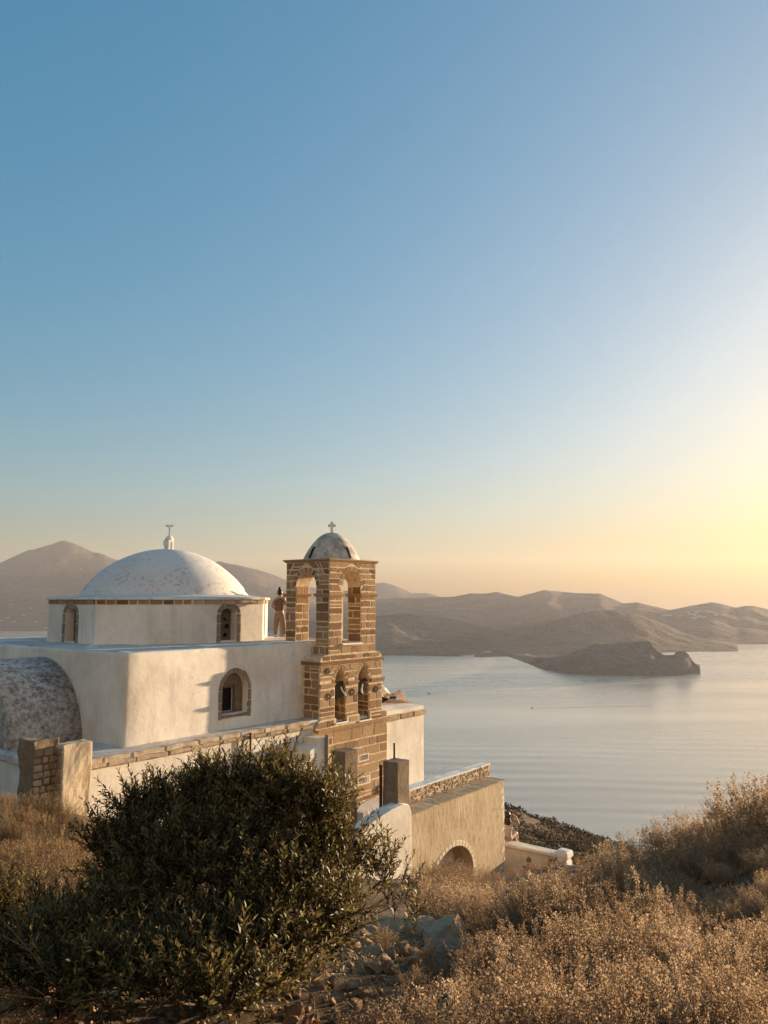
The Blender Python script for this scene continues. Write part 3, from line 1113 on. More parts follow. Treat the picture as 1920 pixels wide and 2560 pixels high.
# ------------------------------------------------------------------ bell tower
RT = random.Random(5)
tower = abroot('bell_tower', 1.1, 1.0, ZB, 'brown stone bell tower with open arched belfry and small dome', 'bell tower')
FA = frame((0, 0.0, 0), (1, 0), (0, -1))          # sunny face of the upper tier (s = a)
FBL = frame((0, 0, 0), (0, -1), (-1, 0))          # shaded face (s = -b)
body = box('upper_belfry', 0.0, 2.4, 0.0, 1.95, -1.76, 1.28, M['mortar'], tower, 0.012, 1)
opA = Opening(1.115, 0.97, -1.42, 0.47, 0.49, 0.17)
opB = Opening(-1.03, 0.90, -1.37, 0.46, 0.46, 0.17)
cA = cutter([(p[0] + 1.115, p[1]) for p in arch_pts(0.97, -1.42, 0.47, 0.49, 18)], FA, -0.5, 3.0)
cB = cutter([(p[0] - 1.03, p[1]) for p in arch_pts(0.90, -1.37, 0.46, 0.46, 18)], FBL, -0.5, 3.5)
carve(body, [cA])
carve(body, [cB])
courses(0.0, 2.4, -1.74, 1.24, FA, [opA], RT, M['block'], body, (0.17, 0.32), (0.22, 0.58))
voussoirs(opA, 9, FA, M['block'], body, RT)
courses(-1.95, -0.0, -1.74, 1.24, FBL, [opB], RT, M['block'], body, (0.17, 0.32), (0.22, 0.5))
voussoirs(opB, 9, FBL, M['block'], body, RT)
# inner faces of the piers that can be seen through the arches
FJ1 = frame((0, 1.48, 0), (1, 0), (0, -1))
courses(0.0, 0.62, -1.36, 0.46, FJ1, [], RT, M['block'], body, (0.21, 0.31), (0.24, 0.5), proud=0.006)
FJ2 = frame((1.60, 0, 0), (0, -1), (-1, 0))
courses(-0.58, 0.0, -1.40, 0.46, FJ2, [], RT, M['block'], body, (0.21, 0.31), (0.24, 0.5), proud=0.006)
for (a0, a1) in ((0, 0.63), (1.60, 2.4)):          # impost mouldings on the four piers
    for (b0, b1) in ((0, 0.58), (1.48, 1.95)):
        mo = bmesh.new()
        bm_box(mo, a0 - 0.075, a1 + 0.075, b0 - 0.075, b1 + 0.075, 0.155, 0.215)
        bm_box(mo, a0 - 0.05, a1 + 0.05, b0 - 0.05, b1 + 0.05, 0.105, 0.153)
        bmesh.ops.bevel(mo, geom=mo.edges[:], offset=0.012, segments=1, affect='EDGES')
        bmobj('impost', mo, M['block'], body)
cb = bmesh.new()
bm_box(cb, -0.05, 2.45, -0.05, 2.0, 1.243, 1.285)
bm_box(cb, -0.09, 2.49, -0.09, 2.04, 1.287, 1.345)
bmesh.ops.bevel(cb, geom=cb.edges[:], offset=0.012, segments=1, affect='EDGES')
bmobj('cornice', cb, M['block'], body)
box('window_sill', 0.60, 1.64, -0.08, 0.25, -1.47, -1.415, M['white'], body, 0.01, 1)
# little dome with slit openings
dp = [(1.0, 1.33), (0.985, 1.36)]
for k in range(0, 19):
    h_ = 1 - (1 - k / 18) ** 1.7
    dp.append((0.98 * math.sqrt(max(0, 1 - h_)) ** 0.92, 1.38 + 0.93 * h_))
dp[-1] = (0.015, 2.31)
bd = lathe('dome', dp, M['belfry_dome'], tower, 40)
for v in bd.data.vertices:
    v.co += Vector(mnoise.noise_vector(v.co * 2.1)) * 0.010
bd.data.transform(Matrix.Translation((1.2, 0.98, 0)))
for ang in (R(-98), R(172), R(-5), R(82)):
    d = Vector((math.cos(ang), math.sin(ang)))
    sd = Vector((-d.y, d.x))
    V = []
    for (rr, zz) in ((0.975, 1.39), (0.775, 1.78)):
        for o_ in (0.012, -0.05):
            for w_ in (-0.045, 0.045):
                q = Vector((1.2, 0.98)) + d * (rr + o_) + sd * w_
                V.append((q.x, q.y, zz))
    mesh('slit', V, [(0, 1, 5, 4), (2, 6, 7, 3), (0, 4, 6, 2), (1, 3, 7, 5), (4, 5, 7, 6), (0, 2, 3, 1)], M['dark'], bd)
cx = bmesh.new()
bm_box(cx, -0.045, 0.045, -0.04, 0.04, 2.28, 2.68)
bm_box(cx, -0.125, -0.046, -0.038, 0.038, 2.50, 2.60)
bm_box(cx, 0.046, 0.125, -0.038, 0.038, 2.50, 2.60)
tc = bmobj('cross', cx, M['white'], tower)
tc.data.transform(Matrix.Translation((1.2, 0.98, 0)) @ Matrix.Rotation(R(-45), 4, 'Z'))

# lower belfry with two pointed bell arches
prof = [(-0.44, -4.0), (-0.44, -1.98)] + [(-0.44 + 0.26 * (1 - math.cos(R(t))), -1.98 + 0.23 * math.sin(R(t))) for t in range(15, 91, 15)]
prof = prof + [(2.28 + 0.44 - 0.26 * (1 - math.cos(R(t))), -1.98 + 0.23 * math.sin(R(t))) for t in range(90, 14, -15)] + [(2.72, -1.98), (2.72, -4.0)]
low = prism('lower_belfry', prof, 'y', -0.03, 1.9, M['mortar'], tower)
FLo = frame((0, -0.03, 0), (1, 0), (0, -1))
p1 = Opening(0.535, 0.53, -3.88, -2.66, 0.46, 0.15, True)
p2 = Opening(1.715, 0.57, -3.95, -2.66, 0.46, 0.15, True)
cs = [cutter([(p[0] + o.c, p[1]) for p in arch_pts(o.w, o.z0, o.zs, o.rise, 9, True)], FLo, -0.4, 0.62) for o in (p1, p2)]
carve(low, cs)
courses(-0.44, 2.72, -3.86, -2.06, FLo, [p1, p2], RT, M['block'], low, (0.2, 0.29), (0.3, 0.56), skip=((-0.6, 3, -2.75, -2.63),))
courses(-0.32, 2.60, -1.93, -1.76, FLo, [], RT, M['block'], low, (0.16, 0.2), (0.34, 0.6))
for o_ in (p1, p2):
    voussoirs(o_, 8, FLo, M['block'], low, RT)
FLl = frame((-0.44, 0, 0), (0, -1), (-1, 0))
courses(-0.66, 0.0, -3.75, -2.06, FLl, [], RT, M['block'], low, (0.2, 0.29), (0.24, 0.45))
for (x0, x1) in ((-0.50, 0.24), (0.83, 1.40), (2.03, 2.80)):            # moulded impost course
    mo = bmesh.new()
    bm_box(mo, x0, x1, -0.125, 0.16, -2.70, -2.635)
    bm_box(mo, x0 + 0.02, x1 - 0.02, -0.095, 0.16, -2.765, -2.702)
    bmesh.ops.bevel(mo, geom=mo.edges[:], offset=0.014, segments=1, affect='EDGES')
    bmobj('impost', mo, M['block'], low)
bmc = bmesh.new()
bm_box(bmc, -0.50, 2.78, -0.115, 1.9, -1.995, -1.945)
bm_box(bmc, -0.48, 2.76, -0.085, 1.9, -2.055, -1.997)
bmesh.ops.bevel(bmc, geom=bmc.edges[:], offset=0.014, segments=1, affect='EDGES')
bmobj('cornice', bmc, M['block'], low)
FNi = frame((0, 0.59, 0), (1, 0), (0, -1))
for o_ in (p1, p2):                                                     # stones inside the niches
    courses(o_.c - o_.w / 2, o_.c + o_.w / 2, o_.z0 + 0.02, o_.zs, FNi, [], RT, M['block'], low, (0.22, 0.3), (0.25, 0.5), proud=0.006)
    fj = frame((o_.c + o_.w / 2, 0, 0), (0, -1), (-1, 0))
    courses(-0.58, 0.02, o_.z0 + 0.02, o_.zs, fj, [], RT, M['block'], low, (0.22, 0.3), (0.25, 0.5), proud=0.006)
    box('window_sill', o_.c - o_.w / 2 - 0.05, o_.c + o_.w / 2 + 0.05, -0.14, 0.3, o_.z0 - 0.05, o_.z0, M['white'], low, 0.008, 1)


def rosette(parent, fm, cx, cz, r, nm='rosette', petals=6):
    V, F = [], []
    n = 28
    rings = [(r, 0.03), (r, -0.008), (r * 0.88, -0.014), (r * 0.78, 0.004)]
    for rr, y in rings:
        for k in range(n):
            t = 2 * math.pi * k / n
            V.append((cx + rr * math.cos(t), y, cz + rr * math.sin(t)))
    for j in range(3):
        for k in range(n):
            F.append((j * n + k, j * n + (k + 1) % n, (j + 1) * n + (k + 1) % n, (j + 1) * n + k))
    F.append(tuple(range(3 * n, 4 * n)))
    o = mesh(nm, V, F, M['surround'], parent)
    o.data.transform(fm)
    pv, pf = [], []
    for k in range(petals):
        t = 2 * math.pi * k / petals + 0.3
        c, s = math.cos(t), math.sin(t)
        b0 = len(pv)
        for rad, w in ((0.10, 0.0), (0.42, 0.15), (0.74, 0.0), (0.42, -0.15)):
            pv.append((cx + r * (rad * c - w * s), -0.012 if rad == 0.42 else 0.003, cz + r * (rad * s + w * c)))
        pf.append((b0, b0 + 1, b0 + 2, b0 + 3))
    q = mesh('petal_relief', pv, pf, M['cornice'], o)
    q.data.transform(fm)
    return o


FRo = frame((0, -0.05, 0), (1, 0), (0, -1))
for (rx, rz_, rr) in ((-0.08, -2.24, 0.10), (-0.02, -3.04, 0.11), (1.13, -3.0, 0.12), (2.38, -3.02, 0.11)):
    rosette(low, FRo, rx, rz_, rr)

# base
bp = [(-0.68, ZB), (-0.68, -3.98), (-0.64, -3.86), (-0.56, -3.77), (-0.44, -3.73), (2.72, -3.73), (2.82, -3.77), (2.88, -3.86), (2.92, -3.98), (2.92, ZB)]
base = prism('base', bp, 'y', -0.10, 1.88, M['mortar'], tower)
carve(base, [cutter([(o_.c - o_.w / 2, o_.z0), (o_.c + o_.w / 2, o_.z0), (o_.c + o_.w / 2, -3.6), (o_.c - o_.w / 2, -3.6)], FLo, -0.4, 0.62) for o_ in (p1, p2)])
FBa = frame((0, -0.10, 0), (1, 0), (0, -1))
plq = ((1.30, 1.88, -5.28, -5.04), (1.28, 1.95, -6.02, -5.75))
courses(-0.68, 2.92, -6.55, -4.12, FBa, [], RT, M['block'], base, (0.24, 0.32), (0.40, 0.72), gap=0.03, skip=())
for s_ in ((-0.66, 0.18, -3.99, -3.76), (0.90, 1.38, -3.94, -3.76), (2.06, 2.90, -3.99, -3.76)):
    courses(s_[0], s_[1], s_[2], s_[3], FBa, [], RT, M['block'], base, (0.2, 0.3), (0.38, 0.6))
sc_ = bmesh.new()
for (x0, x1) in ((-0.70, 2.98),):
    bm_box(sc_, x0, x1, -0.235, 0.0, -4.06, -4.005)
    bm_box(sc_, x0 + 0.03, x1 - 0.03, -0.19, 0.0, -4.12, -4.062)
bmesh.ops.bevel(sc_, geom=sc_.edges[:], offset=0.018, segments=2, affect='EDGES')
bmobj('cornice', sc_, M['block'], base)
FPl = frame((0, -0.146, 0), (1, 0), (0, -1))
for (x0, x1, z0, z1), txt in zip(plq, ('1808', '1801')):
    pl = stone('plaque', [(x0, z0), (x1, z0), (x1, z1), (x0, z1)], FPl, 0.012, M['marble'], base, RT, 0.004, 0.006)
    cu = bpy.data.curves.new('inscription', 'FONT')
    cu.body = txt
    cu.size = (z1 - z0) * 1.0
    cu.extrude = 0.002
    cu.align_x = 'CENTER'
    cu.align_y = 'CENTER'
    tmp = bpy.data.objects.new('tmp', cu)
    me = bpy.data.meshes.new_from_object(tmp)
    bpy.data.objects.remove(tmp)
    me.materials.clear()
    me.materials.append(M['surround'])
    me.transform(frame(((x0 + x1) / 2, -0.163, (z0 + z1) / 2), (1, 0), (0, -1)) @ Matrix.Rotation(R(90), 4, 'X'))
    link(bpy.data.objects.new('inscription', me), pl)
rosette(base, FPl, 2.45, -6.32, 0.13, petals=6)

# bells
def bell(a, z, tilt, label):
    rt = abroot('bell', a, 0.10, z, label, 'bell', 'bells of the tower')
    pr = [(0.03, 0.0), (0.085, -0.01), (0.105, -0.05), (0.115, -0.14), (0.14, -0.22), (0.185, -0.29), (0.20, -0.325), (0.185, -0.33), (0.165, -0.28), (0.12, -0.20), (0.09, -0.06), (0.02, -0.04)]
    pr = [(r_ * 1.2, z_ * 1.15) for r_, z_ in pr]
    o = lathe('bell_body', pr, M['bronze'], None, 24, cap=False)
    o.parent = rt
    o.rotation_euler = (R(8), R(tilt), 0)
    c = tube('clapper', [(0, 0, -0.05), (0.0, 0, -0.26), (0, 0, -0.36)], [0.012, 0.014, 0.035], M['iron'], None)
    c.parent = o
    y = tube('headstock', [(-0.285, 0.0, 0.05), (0.285, 0.0, 0.05)], 0.045, M['wood'], None, 8)
    y.parent = rt
    h = tube('hanger', [(0, 0, -0.01), (0, 0, 0.05)], 0.035, M['iron'], None)
    h.parent = rt
    return rt


bell(0.535, -2.72, -24, 'green bronze bell swung aside in the arch nearer the white nave wall')
bell(1.715, -2.72, 20, 'green bronze bell hanging in the arch nearer the sea')

# ------------------------------------------------------------------ terrace walls below the tower
RW = random.Random(9)
FMB = frame((0, -4.7, 0), (1, 0), (0, -1))
rw = abroot('retaining_wall', 0.3, -4.3, ZB, 'tall ochre rendered retaining wall with a low stone-ringed arch', 'wall')
wall = box('wall_body', -2.05, 2.76, -4.7, -3.72, ZB, -5.47, M['ochre'], rw, 0.02, 2)
av = Opening(-0.06, 2.0, ZB, -7.55, 0.82, 0.15)
carve(wall, [cutter([(p[0] + av.c, p[1]) for p in arch_pts(av.w, ZB - 1, av.zs, av.rise, 20)], FMB, -0.5, 0.62)])
back = mesh('niche_back', [(-1.2, -4.1, ZB), (1.1, -4.1, ZB), (1.1, -4.1, -6.6), (-1.2, -4.1, -6.6)], [(0, 1, 2, 3)], M['plaster'], wall)
voussoirs(av, 19, FMB, M['marble'], wall, RW, 'voussoir', 0.012, 0.012)
for i in range(13):                                     # broken edge stones showing at the outer corner
    z = -8.4 + i * 0.215 + RW.uniform(-0.03, 0.03)
    w_ = RW.uniform(0.08, 0.26)
    stone('quoin', [(2.76 - w_, z), (2.77, z), (2.77, z + RW.uniform(0.1, 0.19)), (2.76 - w_ * RW.uniform(0.5, 1), z + RW.uniform(0.1, 0.19))], FMB, 0.006, M['marble'], wall, RW, 0.02)
# paving slabs of the walk on top
xs = -2.05
while xs < 2.74:
    w_ = RW.uniform(0.4, 0.7)
    w_ = min(w_, 2.79 - xs)
    ym = RW.uniform(-4.35, -4.15)
    for (y0, y1) in ((-4.74, ym), (ym, -3.76)):
        k = RW.uniform(-0.06, 0.06)
        poly = [(xs + 0.008, y0 + 0.008), (xs + w_ - 0.008, y0 + 0.008), (xs + w_ - 0.008 + k * 0.0, y1 - 0.008), (xs + 0.008, y1 - 0.008)]
        prism('paving_slab', poly, 'z', -5.468, -5.435 + RW.uniform(-0.004, 0.004), M['cornice'], wall, 0.006)
    xs += w_
# rubble parapet behind the walk
par = abroot('parapet_wall', 0.3, -3.4, -6.4, 'low rubble stone parapet with whitewashed coping behind the terrace walk', 'wall')
pb = box('wall_core', -2.0, 3.05, -4.05, -3.74, -6.2, -5.13, M['mortar'], par)
FMP = frame((0, -4.05, 0), (1, 0), (0, -1))
z = -5.46
for rowi in range(3):
    x = -1.95 + RW.uniform(0, 0.1)
    while x < 3.0:
        w_ = RW.choice((0.09, 0.13, 0.17, 0.24, 0.30)) * RW.uniform(0.85, 1.15)
        w_ = min(w_, 3.05 - x)
        zz = z + RW.uniform(-0.025, 0.025)
        h = RW.uniform(0.09, 0.14)
        poly = []
        for k in range(7):
            t = 2 * math.pi * k / 7 + RW.uniform(-0.35, 0.35)
            q_ = RW.uniform(0.82, 1.18)
            poly.append((x + w_ / 2 + w_ * 0.52 * q_ * math.cos(t), zz + h / 2 + h * 0.56 * q_ * math.sin(t)))
        stone('rubble_stone', poly, FMP, RW.uniform(0.012, 0.03), M['rubble'], pb, RW, 0.006, 0.02, 0.03, False)
        x += w_
    z += 0.11
FMQ = frame((3.05, 0, 0), (0, 1), (1, 0))
for rowi in range(3):
    for k in range(2):
        stone('rubble_stone', [(-4.04 + k * 0.16, -5.45 + rowi * 0.11), (-3.89 + k * 0.16, -5.45 + rowi * 0.11), (-3.90 + k * 0.16, -5.35 + rowi * 0.11), (-4.03 + k * 0.16, -5.35 + rowi * 0.11)], FMQ, 0.03, M['rubble'], pb, RW, 0.012)
box('coping', -2.03, 3.09, -4.07, -3.72, -5.128, -5.085, M['white'], par, 0.02, 2, 0.012, 0.3)
# courtyard slab and white walls round the gate
yard = abroot('courtyard', -1.5, -1.8, ZB, 'whitewashed courtyard floor at the foot of the bell tower', 'courtyard')
box('floor', -7.0, 5.2, -3.35, -0.12, ZB, -6.56, M['plaster'], yard, 0.03, 2)
yard['kind'] = 'structure'
lw = abroot('stair_wall', -3.6, -4.5, ZB, 'bright whitewashed stair wall with sloping top left of the ochre wall', 'wall')
sw = [(-6.2, ZB), (-2.07, ZB), (-2.07, -5.40), (-2.12, -5.28), (-2.2, -5.16), (-2.42, -5.12), (-2.9, -5.15), (-3.4, -5.22), (-4.2, -5.42), (-5.0, -5.75), (-6.2, -6.3)]
prism('wall_body', sw, 'y', -4.73, -4.35, M['plaster'], lw, 0.03)
low2 = abroot('gate_wall', -2.2, -2.6, ZB, 'low whitewashed wall between the two concrete gate posts', 'wall')
prism('wall_body', [(-3.4, ZB), (-1.9, ZB), (-1.9, -5.72), (-3.4, -5.30)], 'y', -3.0, -2.72, M['plaster'], low2, 0.02)
prism('step', [(-3.6, ZB), (-1.95, ZB), (-1.95, -6.1), (-3.6, -5.75)], 'y', -4.34, -3.02, M['plaster'], low2, 0.02)


def gate_post(a, b, ztop, da, db, label, rod=None):
    o = abroot('gate_post', a + da / 2, b + db / 2, ZB, label, 'post', 'gate posts')
    box('shaft', a, a + da, b, b + db, ZB, ztop, M['concrete'], o, 0.02, 2, 0.012, 0.2)
    if rod:
        tube('iron_rod', rod, 0.028, M['iron'], o, 6)
    return o


gate_post(-2.47, -4.58, -4.12, 0.52, 0.47, 'square concrete gate post at the end of the stone parapet', [(-2.1, -4.2, -4.2), (-2.1, -4.2, -3.72)])
gate_post(-3.02, -3.29, -3.92, 0.52, 0.47, 'square concrete gate post standing before the tower base')
gp = abroot('gate_hinge_post', -2.72, -4.0, ZB, 'dark narrow iron gate stile hung against the concrete post', 'gate')
box('stile', -2.56, -2.50, -4.12, -4.06, ZB, -4.22, M['iron'], gp, 0.004, 1)

# ruined pair of pillars by the corner of the aisle
rp = abroot('ruined_pillar', -9.3, -0.8, -5.6, 'ruined rough masonry pillar with smooth ochre side at the chapel corner', 'pillar')
rb = box('shaft', -9.48, -8.78, -0.90, -0.52, -5.6, -3.10, M['ochre'], rp, 0.03, 2, 0.04, 0.1)
rr2 = abroot('ruined_pillar', -9.95, -0.3, -5.6, 'crumbling dark masonry pillar stump left of the ochre pillar', 'pillar')
rb2 = box('shaft', -9.98, -9.42, -0.62, -0.05, -5.6, -2.98, M['concrete'], rr2, 0.03, 2, 0.07, 0.1)
FMR = frame((0, -0.62, 0), (1, 0), (0, -1))
z = -5.4
while z < -3.15:
    x = -9.96
    while x < -9.5:
        w_ = RW.uniform(0.12, 0.24)
        stone('rubble_stone', [(x, z), (x + w_ - 0.015, z), (x + w_ - 0.02, z + 0.13), (x + 0.01, z + 0.13)], FMR, 0.035, M['rubble'], rb2, RW, 0.02, 0.02)
        x += w_
    z += 0.15
FMR2 = frame((-9.48, 0, 0), (0, -1), (-1, 0))
z = -5.4
while z < -3.15:
    for k in range(2):
        stone('rubble_stone', [(0.54 + k * 0.18, z), (0.70 + k * 0.18, z), (0.70 + k * 0.18, z + 0.13), (0.55 + k * 0.18, z + 0.13)], FMR2, 0.03, M['surround'], rb, RW, 0.02, 0.02)
    z += 0.15

# low peeling wall with a capped post at the end of the terrace
pw = abroot('low_wall', 4.1, -4.9, ZB, 'low peeling plaster wall with sloping coping and squat capped end post', 'wall')


def m_peel():
    t = NT('peeling_plaster')
    f = t.ramp(t.noise(1.6, 5, 0.62), [(0.545, 0.0), (0.56, 1.0)])
    c = t.mix(f, t.ramp(t.noise(3, 5), [(0.3, (0.56, 0.50, 0.44)), (0.7, (0.70, 0.65, 0.59))]), (0.24, 0.16, 0.10))
    h = t.math('SUBTRACT', 1.0, f)
    b = t.bump(h, 0.6, 0.015)
    t.bump(t.noise(20, 5), 0.4, 0.01, b)
    return t.done(c, 0.92, 0.1)


M['peel'] = m_peel()
box('wall_body', 4.02, 4.30, -5.75, -3.4, ZB, -7.80, M['peel'], pw, 0.02, 2)
box('coping', 3.94, 4.36, -5.80, -3.4, -7.80, -7.70, M['plaster'], pw, 0.03, 2, 0.012, 0.3)
box('end_wall', 3.4, 4.42, -6.28, -5.92, ZB, -8.05, M['plaster'], pw, 0.03, 2, 0.012, 0.3)
ep = lathe('end_post', [(0.20, -8.2), (0.20, -7.92), (0.17, -7.88), (0.19, -7.83), (0.235, -7.78), (0.235, -7.66), (0.19, -7.61), (0.08, -7.60)], M['white'], pw, 4, smooth=False)
ep.data.transform(Matrix.Translation((4.2, -5.95, 0)) @ Matrix.Rotation(R(45), 4, 'Z') @ Matrix.Diagonal((1.25, 1.25, 1, 1)))
pk = prism('plank', [(0, 0), (0.9, 0.42), (0.9, 0.48), (0, 0.06)], 'y', 0, 0.16, M['tile'])
pk.rotation_euler = (0, 0, RZ)
pk.location = wab(2.85, -5.15, -8.55)
tag(pk, 'reddish plank leaning by the corner of the ochre wall', 'plank')
cbl = tube('cable', [at(1296, 2098, 26.0), at(1360, 2101, 26.5), at(1440, 2104, 27.0), at(1540, 2105, 28.0), at(1700, 2106, 29.5)], 0.02, M['iron'])
tag(cbl, 'thin black cable strung from the seated woman towards the scrub', 'cable')


# ------------------------------------------------------------------ people
def m_cloth(name, c, stripes=None):
    t = NT(name)
    col = t.ramp(t.noise(9, 3), [(0.3, tuple(x * 0.85 for x in c)), (0.7, c)])
    if stripes:
        sep = t.n('ShaderNodeSeparateXYZ')
        t.l(t.co.outputs['Object'], sep.inputs[0])
        f = t.math('GREATER_THAN', t.math('FRACT', t.math('MULTIPLY', sep.outputs[2], stripes[0])), 0.55)
        col = t.mix(f, col, stripes[1])
    return t.done(col, 0.9, 0.15)


M['skin'] = m_plain('skin', (0.40, 0.27, 0.20), 0.6, 0.3, 0.06)
M['hair'] = m_plain('dark_hair', (0.022, 0.013, 0.010), 0.5, 0.4, 0.2, 30)
M['c_brown'] = m_cloth('brown_top', (0.16, 0.105, 0.08))
M['c_taupe'] = m_cloth('taupe_trousers', (0.24, 0.175, 0.135))
M['c_black'] = m_cloth('black_cloth', (0.02, 0.018, 0.018))
M['c_white'] = m_cloth('white_shirt', (0.78, 0.74, 0.68))
M['c_maroon'] = m_cloth('maroon_cloth', (0.13, 0.05, 0.045))
M['c_beige'] = m_cloth('beige_shorts', (0.36, 0.24, 0.17))
M['c_stripe'] = m_cloth('striped_top', (0.70, 0.62, 0.54), (24.0, (0.24, 0.14, 0.11)))


def skin(name, J, E, mat, parent=None, sub=2):
    """continuous body grown over a skeleton: J name -> (pos, radius)"""
    keys = list(J)
    me = bpy.data.meshes.new(name)
    me.from_pydata([tuple(J[k][0]) for k in keys], [(keys.index(a), keys.index(b)) for a, b in E], [])
    tmp = bpy.data.objects.new('tmp_skin', me)
    COL.objects.link(tmp)
    tmp.modifiers.new('skin', 'SKIN').use_smooth_shade = True
    for i, k in enumerate(keys):
        r = J[k][1]
        d = me.skin_vertices[0].data[i]
        d.radius = (r[0] * 1.15, r[1] * 1.15) if isinstance(r, tuple) else (r * 1.15, r * 1.15)
        d.use_root = (i == 0)
    sb = tmp.modifiers.new('sub', 'SUBSURF')
    sb.levels = sb.render_levels = sub
    bpy.context.view_layer.update()
    m2 = bpy.data.meshes.new_from_object(tmp.evaluated_get(bpy.context.evaluated_depsgraph_get()))
    bpy.data.objects.remove(tmp)
    m2.name = name
    m2.materials.clear()
    m2.materials.append(mat)
    m2.polygons.foreach_set('use_smooth', [True] * len(m2.polygons))
    o = bpy.data.objects.new(name, m2)
    COL.objects.link(o)
    o.parent = parent
    return o


LIMBS = [('pelvis', 'waist'), ('waist', 'chest'), ('chest', 'neck'), ('neck', 'head'), ('head', 'crown')]
for s_ in 'LR':
    LIMBS += [('chest', 'sh' + s_), ('sh' + s_, 'el' + s_), ('el' + s_, 'wr' + s_), ('wr' + s_, 'ha' + s_),
              ('pelvis', 'hip' + s_), ('hip' + s_, 'kn' + s_), ('kn' + s_, 'an' + s_), ('an' + s_, 'toe' + s_)]
RAD = dict(pelvis=0.115, waist=0.105, chest=0.125, neck=0.05, head=0.085, crown=0.075, sh=0.055, el=0.04, wr=0.028, ha=0.032, hip=0.085, kn=0.055, an=0.036, toe=0.03)


def body(name, pose, label, loc, rz, extra_rad=None, hands=True):
    root = empty(name, loc, rz)
    tag(root, label, 'person')
    J = {}
    for k, p in pose.items():
        base_k = k[:-1] if k[-1] in 'LR' else k
        J[k] = (Vector(p), (extra_rad or {}).get(base_k, RAD[base_k]))
    o = skin('body', J, LIMBS, M['skin'], root)
    # fingers
    if hands:
        for s_ in 'LR':
            w_, h_ = Vector(pose['wr' + s_]), Vector(pose['ha' + s_])
            d = (h_ - w_).normalized()
            x = d.cross(Vector((0.2, 0.9, 0.3))).normalized()
            y = d.cross(x)
            for k, (off, L) in enumerate(((-0.026, 0.065), (-0.009, 0.078), (0.009, 0.074), (0.026, 0.058))):
                b0 = h_ + x * off
                b1 = b0 + d * L * 0.55 + y * 0.012
                b2 = b1 + d * L * 0.35 + y * 0.03
                f = tube('finger', [b0 - d * 0.02, b1, b2], [0.010, 0.009, 0.007], M['skin'], o, 6)
            t0 = w_ + (h_ - w_) * 0.45
            tube('thumb', [t0, t0 + x * 0.035 + d * 0.02, t0 + x * 0.045 + d * 0.055], [0.012, 0.010, 0.008], M['skin'], o, 6)
    return root, o, J


def cloth(name, J, joints, edges, grow, mat, parent, ends=None):
    K = {}
    for k in joints:
        p, r = J[k]
        K[k] = (p, r + grow if not isinstance(r, tuple) else (r[0] + grow, r[1] + grow))
    for k, (p, r) in (ends or {}).items():
        K[k] = (Vector(p), r)
    return skin(name, K, edges, mat, parent)


def head_bits(root, o, J, facing, hair_long=0.0, bun=False):
    h, c = J['head'][0], J['crown'][0]
    f = Vector(facing).normalized()
    up = (c - h).normalized()
    s = f.cross(up).normalized()
    # face
    for sx in (-1, 1):
        e = lathe('eye', [(0.002, -0.008), (0.011, 0.0), (0.002, 0.008)], M['dark'], o, 8)
        e.location = h + f * 0.088 + s * 0.03 * sx + up * 0.015
        er = lathe('ear', [(0.004, -0.03), (0.016, -0.01), (0.018, 0.012), (0.005, 0.028)], M['skin'], o, 8)
        er.location = h + s * 0.088 * sx - up * 0.005
    n = lathe('nose', [(0.014, -0.022), (0.016, -0.012), (0.006, 0.022)], M['skin'], o, 8)
    n.location = h + f * 0.092 - up * 0.012
    m = lathe('mouth', [(0.004, -0.006), (0.02, 0.0), (0.004, 0.006)], M['c_maroon'], o, 8)
    m.location = h + f * 0.076 - up * 0.05
    # hair: rounded cap over the skull, longer locks behind
    n_ = 16
    prof_ = [(max(0.004, math.cos(t)), math.sin(t)) for t in np.linspace(-math.pi / 2, math.pi / 2, 11)]
    hr = lathe('hair', prof_, M['hair'], root, n_)
    hr.data.transform(Matrix.Diagonal((0.098, 0.104, 0.118, 1)))
    hr.location = (h + c) / 2 - f * 0.032 + up * 0.012
    if hair_long:
        HJ = {'a': (-f * 0.03 - up * 0.02, (0.085, 0.07)), 'b': (-f * 0.06 - up * 0.14 * hair_long, (0.10, 0.055)), 'c': (-f * 0.085 - up * 0.30 * hair_long, (0.105, 0.045)), 'd': (-f * 0.085 - up * 0.37 * hair_long, (0.07, 0.03))}
        skin('locks', HJ, [('a', 'b'), ('b', 'c'), ('c', 'd')], M['hair'], hr)
    if bun:
        b = lathe('bun', [(0.012, -0.05), (0.045, -0.03), (0.055, 0.0), (0.042, 0.035), (0.01, 0.05)], M['hair'], hr, 12)
        b.location = -f * 0.012 + up * 0.145
    return hr


# woman with a bun standing on the nave roof, seen from behind
pos = dict(pelvis=(0, 0, 0.93), waist=(0, 0.01, 1.08), chest=(0, 0.0, 1.29), neck=(0.0, 0.02, 1.46), head=(0.015, 0.04, 1.57), crown=(0.015, 0.035, 1.645),
           shL=(-0.17, 0.0, 1.37), elL=(-0.27, 0.0, 1.12), wrL=(-0.20, 0.20, 1.02), haL=(-0.16, 0.27, 1.02),
           shR=(0.17, 0.01, 1.37), elR=(0.24, 0.07, 1.16), wrR=(0.15, 0.22, 1.36), haR=(0.13, 0.23, 1.43),
           hipL=(-0.09, 0, 0.88), knL=(-0.11, 0.02, 0.49), anL=(-0.12, -0.02, 0.09), toeL=(-0.13, 0.11, 0.03),
           hipR=(0.09, 0, 0.88), knR=(0.14, 0.02, 0.49), anR=(0.19, -0.02, 0.09), toeR=(0.23, 0.10, 0.03))
ft = onz(696, 1595.5, -1.345)
r_, o_, J_ = body('person', pos, 'woman with dark bun and brown top standing with her back turned on the roof', (ft.x + 0.02, ft.y, -1.345), R(-4))
